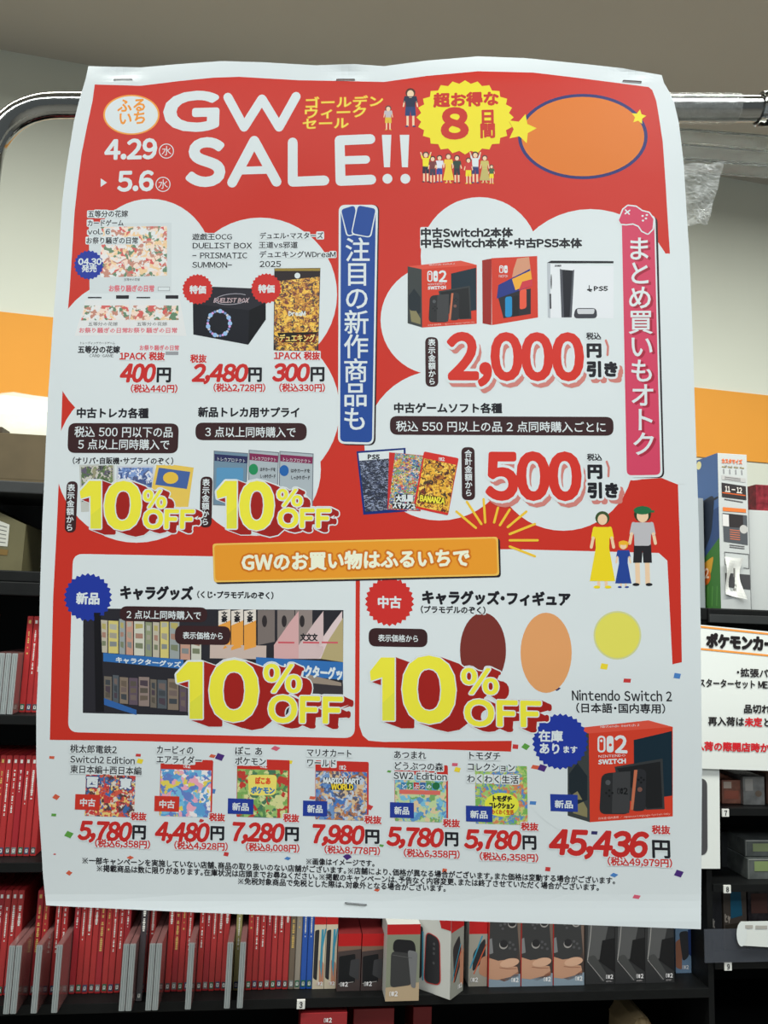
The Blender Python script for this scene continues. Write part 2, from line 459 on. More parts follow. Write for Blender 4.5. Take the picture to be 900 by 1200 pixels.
outline = [(103.5, 77.5), (165, 79), (210, 75), (260, 71.5), (310, 73), (370, 76.5), (415, 75), (450, 77.5), (500, 71), (560, 66), (615, 68), (685, 75), (730, 80), (775.5, 88),
           (778, 97), (784.5, 108), (790, 120), (795.5, 144), (801, 189), (804, 238), (808, 300), (812, 400), (815, 500), (819, 620), (821, 728), (822.7, 900), (822, 1000), (821.5, 1089),
           (660, 1083), (560, 1080), (440, 1076), (340, 1073.5), (200, 1068), (54, 1061),
           (50.4, 1026), (48.7, 997), (44.8, 941), (42.5, 898), (42.5, 836), (44.8, 785), (46.7, 700), (47.3, 678), (49.5, 613), (52, 561), (53.8, 516), (56, 468), (58, 440), (62.5, 370),
           (68.6, 300), (72.6, 239), (77, 202), (81.4, 174), (86.6, 142.5), (92.7, 118), (98, 100.5), (101, 90)]
def sheet_mesh(name, pts, m, lift, th, parent):
    """sheet cut to its outline, gridded so that it can bend, with a real thickness"""
    bm = bmesh.new(); tr = tessellate_polygon([[Vector((x, y, 0)) for x, y in pts]])
    vv = [bm.verts.new((x, y, 0)) for x, y in pts]
    for t in tr: bm.faces.new([vv[i] for i in t])
    for ax in (0, 1):
        g = 40
        while g < 1110:
            co = [0, 0, 0]; no = [0, 0, 0]; co[ax] = g; no[ax] = 1
            bmesh.ops.bisect_plane(bm, geom=bm.verts[:] + bm.edges[:] + bm.faces[:], dist=1e-5, plane_co=co, plane_no=no); g += 4 if ax == 1 and 64 <= g < 104 else 8
    bmesh.ops.recalc_face_normals(bm, faces=bm.faces[:])
    bm.verts.index_update()
    fr = [poster_pt(v.co.x, v.co.y, lift) - poster.location for v in bm.verts]
    bk = [poster_pt(v.co.x, v.co.y, lift - th) - poster.location for v in bm.verts]
    n = len(fr); fs = []
    for f in bm.faces:
        t = [v.index for v in f.verts]
        p = [fr[i] for i in t]; nn = (p[1] - p[0]).cross(p[2] - p[0])
        if nn.y > 0: t = t[::-1]
        fs.append(tuple(t)); fs.append(tuple(i + n for i in t[::-1]))
    for e in bm.edges:
        if len(e.link_faces) == 1:
            a, b = e.verts[0].index, e.verts[1].index; fs.append((a, b, b + n, a + n))
    bm.free()
    return link_mesh(name, fr + bk, fs, m, None, parent, smooth=False)
paper = mat('poster_paper', PAP, rough=.42, spec=.22, bump=.55, bscale=9)
sheet_mesh('paper_sheet', outline, paper, 0, .00025, poster)

# red ground
P.poly('red_ground', RED, [(111, 99), (165, 100.5), (210, 95), (250, 91), (280, 90), (350, 94), (450, 96), (500, 89), (560, 83.5), (625, 85), (675, 91), (730, 98), (760, 102),
    (764.4, 105.5), (769, 118), (772, 135.5), (776.7, 166.7), (780, 215.5), (782, 249), (785, 297), (790, 430), (794.5, 567.5), (797, 645), (799, 776), (790, 778), (700, 800), (607, 869), (604.5, 881),
    (450, 876), (300, 872), (150, 868), (58.4, 867), (60.3, 785), (62.3, 700), (66.8, 613), (68.3, 577), (71.6, 504), (73.3, 456), (78.7, 374), (81.8, 337), (84.4, 297), (87.5, 247.5), (91, 216), (95.4, 181), (102, 148), (108.5, 118)], 1)
# white clouds
def oval(cx, cy, rx, ry, n=48): return [(cx + rx * math.cos(2 * math.pi * i / n), cy + ry * math.sin(2 * math.pi * i / n)) for i in range(n)]
P.shapes('white_clouds', WH, [oval(*q) for q in [(176, 305, 72, 72), (305, 345, 90, 90), (150, 415, 88, 88), (160, 540, 95, 96), (300, 480, 98, 96), (300, 550, 76, 78), (225, 440, 90, 150),
                       (562, 300, 69, 69), (692, 345, 100, 100), (510, 375, 64, 64), (515, 522, 88, 88), (660, 540, 82, 82), (742, 455, 64, 108), (630, 420, 130, 120)]] + [[(783, 297), (797, 300), (803, 567), (794, 567.6), (775, 560), (732, 563), (730, 300)]], 2)
# lower white panels
P.quad('white_panel', WH, [(85.5, 649), (417, 655), (415.7, 865), (79.7, 858)], 2, 12)
P.shapes('white_panel#2', WH, [[(422, 645), (600, 643.6), (772, 648), (782, 657), (788, 778), (788, 860), (610, 868), (450, 869.5), (432, 868), (425, 862), (421, 850)], oval(705, 880, 106, 105)], 2)

# ---- heading
T = P.text
T('heading_lettering', WH, 'G', 194, 253.5, 151.5, 55, bold=3.2, layer=4, track=0)
P.line('heading_lettering', WH, [(267, 114), (286, 149), (307, 116), (327, 149), (347, 113)], 10.6, 4)
T('heading_lettering', WH, 'S', 220.5, 260.5, 215.5, 68.5, bold=3.2, layer=4, track=0)
P.line('heading_lettering', WH, [(272, 214), (298, 165), (324, 213)], 11.6, 4)
P.line('heading_lettering', WH, [(282, 200), (315, 199)], 9, 4)
P.line('heading_lettering', WH, [(343, 167), (343, 213), (380, 211.5)], 11.6, 4)
P.line('heading_lettering', WH, [(434, 163), (398, 164.5), (399, 212), (435, 210.5)], 11.6, 4)
P.line('heading_lettering', WH, [(398, 188), (429, 187)], 9.5, 4)
for x in (453, 474):
    P.poly('heading_lettering', WH, [(x - 5.5, 158), (x + 5.5, 158), (x + 4, 196), (x - 3, 196)], 4); P.ell('heading_lettering', WH, x + 1, 209.5, 5.8, 5.8, 4)
P.ell('round_shop_badge', (236, 160, 70), 154, 134.5, 33, 23.5, 3); P.ell('round_shop_badge', WH, 154, 134.5, 31, 21.8, 4)
T('round_shop_badge/badge_lettering', (233, 150, 50), 'ふる', 137, 172, 130.5, 17, bold=.5, slope=-.05)
T('round_shop_badge/badge_lettering', (233, 150, 50), 'いち', 138, 172, 145.5, 17, bold=.5, slope=-.05)
T('date_lettering', WH, '4.29', 122, 184, 186.5, 30, bold=1.1); T('date_lettering', WH, '5.6', 137, 180, 223.5, 30, bold=1.1)
P.poly('date_lettering', WH, [(118, 209), (118, 219), (125.5, 214)], 4)
for cx, cy in ((195, 177), (191, 216)):
    n = 28; c = [(cx + 8.3 * math.cos(2 * math.pi * i / n), cy + 8.3 * math.sin(2 * math.pi * i / n)) for i in range(n + 1)]
    P.line('date_lettering', WH, c, 1, 4); T('date_lettering', WH, '水', cx - 6, cx + 6, cy + 4.3, 12)
for s_, a, b, y in (('ゴールデン', 356, 450, 126), ('ウィーク', 355, 431, 138), ('セール', 354, 409, 150.5)):
    T('golden_week_lettering', (243, 170, 50), s_, a, b, y, 14, bold=.7, layer=4); T('golden_week_lettering', (250, 226, 90), s_, a, b, y, 14, bold=0, layer=5)
def person(part, x, y0, y1, hair, top, bottom, skin=(238, 205, 170), skirt=False, arms=None, hat=None, wide=1):
    h = y1 - y0; r = h * .085 * wide; w_ = h * .11 * wide
    P.ell(part, hair, x, y0 + r * 1.05, r * 1.25, r * 1.2, 4); P.ell(part, skin, x, y0 + r * 1.3, r * .85, r * .95, 5)
    if hat: P.ell(part, hat, x, y0 + r * .5, r * 1.3, r * .6, 6); P.rect(part, hat, x - r * .2, y0 + r * .5, x + r * 1.7, y0 + r * .8, 6)
    P.poly(part, top, [(x - w_, y0 + h * .2), (x + w_, y0 + h * .2), (x + w_ * .9, y0 + h * .5), (x - w_ * .9, y0 + h * .5)], 5)
    for sgn in (-1, 1):
        ax = x + sgn * w_
        e = (ax + sgn * h * .05, y0 + h * .47) if not arms else (ax + sgn * h * .06, y0 + h * .02)
        P.line(part, top, [(ax, y0 + h * .22), ((ax + e[0]) / 2, (y0 + h * .22 + e[1]) / 2)], h * .055, 5)
        P.line(part, skin, [((ax + e[0]) / 2, (y0 + h * .22 + e[1]) / 2), e], h * .04, 5)
    if skirt:
        P.poly(part, bottom, [(x - w_ * .8, y0 + h * .42), (x + w_ * .8, y0 + h * .42), (x + w_ * 1.7, y0 + h * .92), (x - w_ * 1.7, y0 + h * .92)], 5)
        for sgn in (-1, 1): P.rect(part, skin, x + sgn * w_ * .5 - h * .02, y0 + h * .9, x + sgn * w_ * .5 + h * .02, y1, 4)
    else:
        P.poly(part, bottom, [(x - w_ * .95, y0 + h * .48), (x + w_ * .95, y0 + h * .48), (x + w_ * 1.05, y0 + h * .72), (x + w_ * .1, y0 + h * .72), (x, y0 + h * .56), (x - w_ * .1, y0 + h * .72), (x - w_ * 1.05, y0 + h * .72)], 5)
        for sgn in (-1, 1): P.rect(part, skin, x + sgn * w_ * .55 - h * .03, y0 + h * .7, x + sgn * w_ * .55 + h * .03, y1, 4)
    for sgn in (-1, 1): P.ell(part, bottom if not skirt else top, x + sgn * w_ * .6 + sgn * h * .015, y1, h * .045, h * .02, 5)
person('pictured_parent_and_child', 481, 104, 148, (80, 45, 35), (36, 44, 70), (40, 60, 110), wide=1.25); person('pictured_parent_and_child', 455, 124, 152, (90, 60, 60), (190, 185, 190), (220, 190, 60), wide=1.2)
for i, (x, y0, y1, a, b, c, ar) in enumerate([(499, 178, 213, YEL, (40, 40, 60), (70, 60, 50), 1), (507, 183, 214, (120, 60, 60), (60, 60, 80), (60, 40, 40), 0), (515, 182, 213, (220, 225, 235), (40, 70, 150), (60, 40, 40), 0),
        (525.5, 180, 214, (235, 205, 70), (235, 205, 70), (120, 60, 50), 0), (535.5, 182, 214, (50, 70, 60), (50, 50, 60), (60, 40, 40), 0), (549, 185, 215, (200, 60, 60), YEL, (60, 40, 40), 0), (557, 178, 214, WH, (50, 60, 110), (60, 40, 40), 1),
        (568, 182, 214, (200, 190, 110), (190, 180, 110), (90, 60, 60), 0), (576, 193, 215, (70, 100, 70), YEL, (80, 50, 40), 0)]):
    person('pictured_crowd', x, y0, y1, c, a, b, skirt=(i in (3, 7)), arms=ar)
P.star('yellow_burst', YEL, 545, 137.5, 57, 24, .91, 4, ry=43.5)
T('yellow_burst/burst_lettering', (196, 50, 38), '超お得な', 508, 585, 124, 17, bold=.9, layer=6, slope=-.03)
T('yellow_burst/burst_lettering', (196, 50, 38), '8', 519, 547, 161, 44, bold=2.4, layer=6, track=0)
T('yellow_burst/burst_lettering', (196, 50, 38), '日', 562, 581, 143.5, 18, bold=.8, layer=6); T('yellow_burst/burst_lettering', (196, 50, 38), '間', 562, 581, 160, 18, bold=.8, layer=6)
# plain stand-in where the photograph's poster has its mascot: a blank orange disc with a navy rim
P.ell('plain_orange_disc', (48, 52, 112), 683, 160, 76, 50, 3, 60); P.ell('plain_orange_disc', (218, 122, 44), 683, 160, 72, 46.5, 4, 60)
P.star('yellow_star', YEL, 611, 151, 18, 5, .5, 5, rot=-1.3); P.star('yellow_star#2', YEL, 748.5, 137, 9, 5, .5, 6, rot=-1.4)

# ---- new products
HB = dict(halo=WH, hr=1.2)
for s_, a, b, y, h in (('五等分の花嫁', 102.7, 150, 254, 8.4), ('カードゲーム', 102, 145, 264.5, 8), ('vol. 6', 102.5, 129, 274.5, 8), ('お祭り騒ぎの日常', 100.5, 162, 285, 8.2)):
    T('product_name_lettering', TXT, s_, a, b, y, h, bold=.16, layer=8, **HB)
for s_, a, b, y, h in (('遊戯王OCG', 225, 272, 280.5, 8), ('DUELIST BOX', 225.5, 295.5, 291, 8.6), ('−PRISMATIC', 225, 290, 302.5, 8.6), ('SUMMON−', 225, 276, 313.5, 8.6)):
    T('product_name_lettering#2', TXT, s_, a, b, y, h, bold=.16, layer=8, **HB)
for s_, a, b, y, h in (('デュエル・マスターズ', 304, 379, 279.3, 8), ('王道vs邪道', 303, 349, 290, 8), ('デュエキングWDreaM', 303.5, 393.5, 301.2, 8.2), ('2025', 304, 329.5, 312.7, 9)):
    T('product_name_lettering#3', TXT, s_, a, b, y, h, bold=.16, layer=8, **HB)
GREY = (150, 155, 160); PINK = (222, 150, 160)
c_pale = collage('print_pale', [(236, 214, 196), (206, 84, 78), (228, 222, 214), (90, 130, 96), (232, 200, 150), (222, 228, 228), (190, 130, 110), (226, 226, 224)], 330)
P.quad('card_set_picture', (206, 218, 220), [(104, 262), (201, 261), (201, 343), (105, 344)], 3)
P.quad('card_set_picture', c_pale, [(118, 266), (195.6, 265), (195.6, 323), (118, 325)], 4)
T('card_set_picture', (214, 120, 130), 'お祭り騒ぎの日常', 127, 181, 341, 8, bold=.3)
T('card_set_picture', TXT, '五等分の花嫁', 145, 164, 329, 3.5); P.rect('card_set_picture', GREY, 185, 336, 199, 341, 5); P.rect('card_set_picture', WH, 185.6, 336.6, 198.4, 340.4, 6)
for q, a, b in ((((101, 352), (151, 352), (150.5, 392), (88, 393)), 97, 151), (((153, 352), (210, 352), (218, 393), (152, 392)), 154, 209)):
    P.quad('card_box_picture' + ('' if a < 100 else '#2'), GREY, q, 3); P.quad('card_box_picture' + ('' if a < 100 else '#2'), (222, 228, 228), q, 4, grow=-.7)
    n_ = 'card_box_picture' + ('' if a < 100 else '#2')
    P.quad(n_, c_pale, [(a + 2, 358), (b, 358), (b + .5, 375), (a - 2, 375.5)], 5)
    T(n_, TXT, '五等分の花嫁', a + 6, b - 13, 381.5, 5); T(n_, (214, 120, 130), 'お祭り騒ぎの日常', a - 5, b - 1, 389.5, 6.5, bold=.2)
    P.rect(n_, TXT, a + 6, 348, a + 22, 349.5, 5); P.rect(n_, TXT, b - 15, 346, b, 350, 5)
T('card_logo_lettering', TXT, '五等分の花嫁', 91, 140.5, 413, 9, bold=.3); T('card_logo_lettering', TXT, 'トレーディングカードゲーム', 93, 135, 403.3, 3.6)
T('card_logo_lettering', TXT, 'CARD GAME', 104, 133, 418.5, 4.5); T('card_logo_lettering', (214, 120, 130), 'お祭り騒ぎの日常', 163, 210, 410, 6.5, bold=.2)
P.rect('card_logo_lettering', GREY, 194, 412, 209, 416, 4)
P.star('release_badge', NAVY, 104, 310.5, 17.5, 22, .9, 6); T('release_badge/badge_lettering', WH, '04.30', 91.5, 119, 310, 9.5, bold=.4, layer=8); T('release_badge/badge_lettering', WH, '発売', 95.5, 113.5, 318, 9, bold=.25, layer=8)
P.poly('black_box_picture', (26, 28, 36), [(226, 356), (292, 363.5), (291, 404), (226.5, 392)], 4)
P.poly('black_box_picture', (14, 15, 20), [(292, 363.5), (311.5, 354.5), (311.5, 374.5), (291, 404)], 4)
P.poly('black_box_picture', (40, 40, 48), [(249, 336), (297, 338), (311.5, 354.5), (292, 363.5), (226, 356)], 4)
for i in range(26):
    a = 2 * math.pi * i / 26; cc = [(150, 190, 230), (210, 160, 220), (120, 150, 200), (200, 200, 210)][i % 4]
    P.ell('black_box_picture', cc, 256.5 + 13 * math.cos(a), 379 + 14.5 * math.sin(a), 1.5 if i % 4 else 2.6, 1.5 if i % 4 else 2.6, 5)
P.line('black_box_picture', (160, 160, 170), [(272 + 20 * math.cos(i * .35), 350.5 + 6.2 * math.sin(i * .35) - 1.5 * math.cos(i * .35)) for i in range(17)], .8, 5)
T('black_box_picture', (190, 170, 175), 'DUELIST BOX', 250, 291, 354.5, 7, bold=.2, ital=.25)
c_gold = collage('print_gold', [(222, 168, 44), (112, 40, 24), (60, 44, 30), (240, 206, 90), (176, 110, 30), (200, 140, 40), (90, 26, 20), (236, 190, 60)], 520)
P.quad('booster_pack_picture', (46, 38, 40), [(321.5, 314.5), (375.5, 314), (373, 412), (320.5, 410.5)], 3)
P.quad('booster_pack_picture', c_gold, [(322.5, 330), (374.5, 324), (373, 404), (321, 404)], 4)
P.rect('booster_pack_picture', (150, 130, 60), 322, 314.5, 375, 317.5, 4); P.ell('booster_pack_picture', WH, 348.5, 323, 3.4, 3.4, 5)
T('booster_pack_picture', WH, 'DreaM', 338, 358, 370, 7, bold=.3, layer=6)
P.poly('booster_pack_picture', (30, 26, 24), [(325, 390), (372, 389), (367, 401), (329, 401)], 5); T('booster_pack_picture', (230, 210, 120), 'デュエキング', 327, 369, 399.5, 9, bold=.3, layer=6, halo=(120, 40, 20), hr=.6)
P.rect('booster_pack_picture', c_gold, 323, 404, 372, 411, 4)
for i, (x, y) in enumerate(((231.5, 339), (312, 338))):
    n_ = 'special_price_badge' + '#2' * i
    P.star(n_, (200, 48, 44), x, y, 18, 24, .91, 6); T(n_ + '/badge_lettering', WH, '特価', x - 9.5, x + 10, y + 4.2, 10, bold=.4, layer=8)
def price(part, num, x0, x1, yb, h, yen, zei, komi, tab=None):
    T(part, (196, 46, 44), num, x0, x1, yb, h, bold=h * .045, halo=WH, hr=1.3, layer=9, ital=.16, track=.03)
    T(part, TXT, '円', yen[0], yen[1], yen[2], yen[3], bold=.75, halo=WH, hr=1.2, layer=9)
    for (s_, a, b, y, hh) in zei: T(part, (196, 46, 44), s_, a, b, y, hh, bold=.4, halo=WH, hr=1.1, layer=9)
    s_, a, b, y, hh = komi; T(part, (196, 46, 44), s_, a, b, y, hh, bold=.35, halo=WH, hr=1.0, layer=9)
price('price_lettering', '400', 140, 180, 447, 27, (182.5, 201, 446, 19), [('1PACK 税抜', 140, 193, 421, 10)], ('(税込440円)', 153, 208, 459, 10))
price('price_lettering#2', '2,480', 225, 288.5, 446.5, 26, (290, 307.5, 445.5, 18.5), [('税抜', 223, 242, 424, 10)], ('(税込2,728円)', 250, 311, 458, 10))
price('price_lettering#3', '300', 319, 361, 446, 26, (363, 381, 445, 18.5), [('1PACK 税抜', 321, 375, 420.5, 10)], ('(税込330円)', 327, 381, 458, 10))

# ---- trading cards and supplies
def pill(part, x0, y0, x1, y1, txts, rad=9, col=BRN, lay=7):
    P.rect(part, col, x0, y0, x1, y1, lay, rad)
    for s_, a, b, y, h in txts: T(part + '/caption_lettering', WH, s_, a, b, y, h, bold=.15, layer=lay + 2)
def vpill(part, x0, y0, x1, y1, s_, pitch, size, top):
    P.rect(part, BRN, x0, y0, x1, y1, 8, 6.5); T(part + '/caption_lettering', WH, s_, (x0 + x1) / 2, None, top, pitch, bold=.2, layer=10, vertical=size)
T('section_lettering', TXT, '中古トレカ各種', 89, 174, 488.5, 12.4, bold=.5); pill('caption_pill', 79.6, 496, 209, 531, [('税込 500 円以下の品', 87, 203, 511, 13.4), ('5 点以上同時購入で', 91, 199, 525.5, 13)])
T('section_lettering#2', TXT, '新品トレカ用サプライ', 232, 352, 487.5, 12.4, bold=.5); pill('caption_pill#2', 229, 495.5, 359.5, 516, [('3 点以上同時購入で', 240, 347, 511, 13)])
T('section_lettering#3', TXT, '(オリパ・自販機・サプライのぞく)', 85, 203, 543, 8.6, bold=.25, halo=WH, hr=1.3, layer=8)
c_green = collage('print_green', [(84, 110, 70), (120, 140, 90), (60, 70, 60), (150, 150, 120), (200, 200, 190), (96, 90, 110)], 420)
c_blue = collage('print_blue', [(96, 130, 190), (200, 214, 232), (60, 84, 140), (130, 160, 210), (220, 226, 235), (80, 90, 130)], 420)
P.quad('card_picture', (190, 196, 190), [(93, 545), (134, 543), (135, 598), (95, 600)], 3); P.quad('card_picture', c_green, [(95, 547), (132, 545), (133, 586), (96, 588)], 4)
P.quad('card_picture#2', (196, 204, 214), [(137, 546), (181, 546), (178, 597), (134, 597)], 4); P.quad('card_picture#2', c_blue, [(139, 548), (179, 548), (177, 586), (137, 586)], 5)
P.quad('card_picture#3', (226, 196, 90), [(184, 542), (227, 548), (220, 598), (174, 590)], 5); P.quad('card_picture#3', (70, 100, 160), [(186, 548), (223, 553), (219, 573), (182, 568)], 6)
P.ell('card_picture#3', (226, 190, 70), 200, 560, 9, 7, 7)
def ten(part, g1, g0, gp, go, pic_off=(20, 14), steps=7):
    """10% OFF in yellow with a white edge and a solid dark red drop block"""
    blk = ((158, 36, 32), pic_off, steps, WH, 1.0)
    x0, y0, x1, y1 = g1; h = y1 - y0
    one = [(x0, y0 + h * .22), (x0 + (x1 - x0) * .45, y0), (x1, y0), (x1, y1), (x0 + (x1 - x0) * .52, y1), (x0 + (x1 - x0) * .52, y0 + h * .3), (x0 + 1, y0 + h * .36)]
    Y1, Y2 = (253, 230, 66), (222, 224, 70)
    for c, r, l in ((WH, 2.6, 8.8), ((158, 36, 32), 1.6, 9.8)):
        V, T_ = list(one), [tuple(t) for t in tessellate_polygon([[Vector((x, y, 0)) for x, y in one]])]
        P._stroke(V, T_, one, [(i, (i + 1) % len(one)) for i in range(len(one))], r, True)
        V, T_ = P._union(V, T_); V, T_ = P._sweep(V, T_, pic_off); P._add(part, ink(c), V, T_, l)
    P.line(part, WH, one + one[:1], 4, 11); P.poly(part, Y1, one, 12)
    P.line(part, Y1, one + one[:1], 1, 12.2)
    P.poly(part, Y2, [(x0 + (x1 - x0) * .52, y0 + h * .72), (x1, y0 + h * .55), (x1, y1), (x0 + (x1 - x0) * .52, y1)], 13)
    bw = h * .055
    for (ch, g, hh, b) in (('0', g0, (g0[3] - g0[1] - bw * 2) / .757, bw), ('%', gp, (gp[3] - gp[1] - 2) / .76, 0.5 + h * .008), ('OFF', go, (go[3] - go[1] - 2) / .75, .7 + h * .009)):
        T(part, Y1 if ch != '%' else (246, 232, 70), ch, g[0] + b * .6, g[2] - b * .6, g[3] - b - .4, hh, bold=b, layer=12, track=.03 if ch != 'OFF' else .09, block=((158, 36, 32), pic_off if ch == '0' else (pic_off[0] * .5, pic_off[1] * .62), steps, WH, 1.4), halo=WH, hr=1.3, slope=pl(0, g[3]) * .8)
ten('discount_lettering', (94, 564, 118, 619), (121, 563, 165, 621), (167, 574, 195, 596), (166, 597, 229, 620), (16, 6))
ten('discount_lettering#2', (254, 564, 277, 619), (280, 563, 321, 621), (324, 573, 355, 594), (324, 596, 389, 619), (16, 6))
vpill('vertical_pill', 77, 564, 90, 624, '表示金額から', 9.3, 9, 567); vpill('vertical_pill#2', 234.5, 558.5, 248.5, 618, '表示金額から', 9.2, 9, 561)
for i, (x0, x1, y0, hd, dot) in enumerate(((250.5, 291, 528, (46, 50, 90), None), (291.5, 327, 527, (128, 44, 84), (40, 140, 90)), (327.5, 367.5, 528.5, (128, 44, 84), (40, 100, 170)))):
    n_ = 'card_sleeve_picture' + ('#%d' % i if i else '')
    P.quad(n_, (110, 120, 130), [(x0, y0), (x1, y0 + 3), (x1 - 3 + i, 594), (x0 - 1, 592)], 3 + i); P.quad(n_, (168, 182, 188) if i else (110, 140, 160), [(x0 + 1, y0 + 1), (x1 - 1, y0 + 4), (x1 - 4 + i, 593), (x0, 591)], 4 + i)
    P.quad(n_, hd, [(x0 + 1, y0 + 4), (x1 - 1, y0 + 7), (x1 - 1.5, y0 + 15), (x0 + 1, y0 + 12)], 5 + i); T(n_, WH, 'トレカプロテクト', x0 + 3, x1 - 3, y0 + 11.5, 5, slope=.08, layer=6 + i)
    if dot:
        P.ell(n_, dot, x0 + 5.5, y0 + 23, 5.5, 6.5, 6 + i); T(n_, TXT, 'はやカードを', x0 + 13, x1 - 4, y0 + 25, 5, bold=.15, layer=6 + i); T(n_, TXT, 'しっかりガード', x0 + 13, x1 - 4, y0 + 33, 5, bold=.15, layer=6 + i)
    else: P.rect(n_, (90, 150, 190), x0 + 3, y0 + 20, x1 - 6, y0 + 46, 6 + i, 2)

# ---- vertical tabs
P.quad('blue_tab', BLK, [(399, 240), (444.5, 240), (440, 522), (399, 521.5)], 6, 8); P.quad('blue_tab', WH, [(397, 240), (443, 240), (438, 521), (396, 520)], 7, 8)
P.quad('blue_tab', BLUE, [(399.5, 243), (440.5, 242), (436, 518.5), (398.5, 517.5)], 8, 6)
T('blue_tab/tab_lettering', WH, '注目の新作商品も', 419, None, 279, 28.3, bold=.35, layer=11, vertical=30, lean=-.015)
for q in ([(400, 246), (415, 241), (421, 271), (408, 276)], [(420, 241), (440, 245), (433, 277), (413, 273)]):
    k_ = 9 if q[0][0] < 410 else 11; P.quad('card_icon', WH, q, k_, 5, 1.8); P.quad('card_icon', BLUE, q, k_ + 1, 4, -.4)
P.quad('pink_tab', BLK, [(730, 252), (770.5, 254), (778.5, 560), (736, 560)], 6, 7); P.quad('pink_tab', WH, [(727, 250), (768, 252), (776.5, 559), (732.5, 560)], 7, 7)
P.quad('pink_tab', (205, 70, 100), [(728.5, 252), (766.5, 254), (774, 556.5), (734.5, 557)], 8, 6)
T('pink_tab/tab_lettering', (165, 45, 66), 'まとめ買いもオトク', 751.5, None, 279.5, 28.6, bold=.5, layer=10, vertical=30, lean=.027); T('pink_tab/tab_lettering', WH, 'まとめ買いもオトク', 748.5, None, 277.5, 28.6, bold=.4, layer=11, vertical=30, lean=.027)
ctl = [(726, 258), (731, 246), (736, 242), (745, 243), (752, 248), (760, 250), (765, 257), (764, 268), (759, 273), (753, 270), (749, 264), (742, 261), (734, 262), (728, 261.5)]
P.line('controller_icon', WH, ctl + ctl[:1], 4.5, 12); P.poly('controller_icon', WH, ctl, 12); P.poly('controller_icon', (205, 70, 100), ctl, 13); P.line('controller_icon', (205, 70, 100), ctl + ctl[:1], 1.4, 13)
P.line('controller_icon', WH, [(733, 246), (737.5, 251)], 1.6, 14); P.line('controller_icon', WH, [(738, 246.5), (732.5, 250.5)], 1.6, 14)
for x, y in ((753, 253), (757, 256), (753.5, 258.5), (758, 252)): P.ell('controller_icon', WH, x, y, 1.4, 1.1, 14)

# ---- second-hand consoles
T('section_lettering#4', TXT, '中古Switch2本体', 492.5, 601, 277.3, 11.8, bold=.6, halo=WH, hr=1.3, layer=6); T('section_lettering#4', TXT, '中古Switch本体・中古PS5本体', 492.5, 682, 289.3, 11.8, bold=.6, halo=WH, hr=1.3, layer=6)
def logo(part, x, y, w_, h, col=WH, lay=8, two=True, bg=None):
    """pair of rounded controller halves, and the digit 2"""
    P.quad(part, col, [(x, y), (x + w_ * .27, y), (x + w_ * .27, y + h), (x, y + h)], lay, w_ * .15)
    P.quad(part, bg, [(x + w_ * .06, y + w_ * .06), (x + w_ * .21, y + w_ * .06), (x + w_ * .21, y + h - w_ * .06), (x + w_ * .06, y + h - w_ * .06)], lay + 1, w_ * .1)
    P.ell(part, col, x + w_ * .13, y + h * .3, w_ * .045, w_ * .045, lay + 2)
    P.quad(part, col, [(x + w_ * .31, y), (x + w_ * .55, y), (x + w_ * .55, y + h), (x + w_ * .31, y + h)], lay, w_ * .15); P.ell(part, bg, x + w_ * .44, y + h * .55, w_ * .05, w_ * .05, lay + 2)
    if two: T(part, col, '2', x + w_ * .62, x + w_, y + h, h / .74, bold=w_ * .025, layer=lay, track=0)
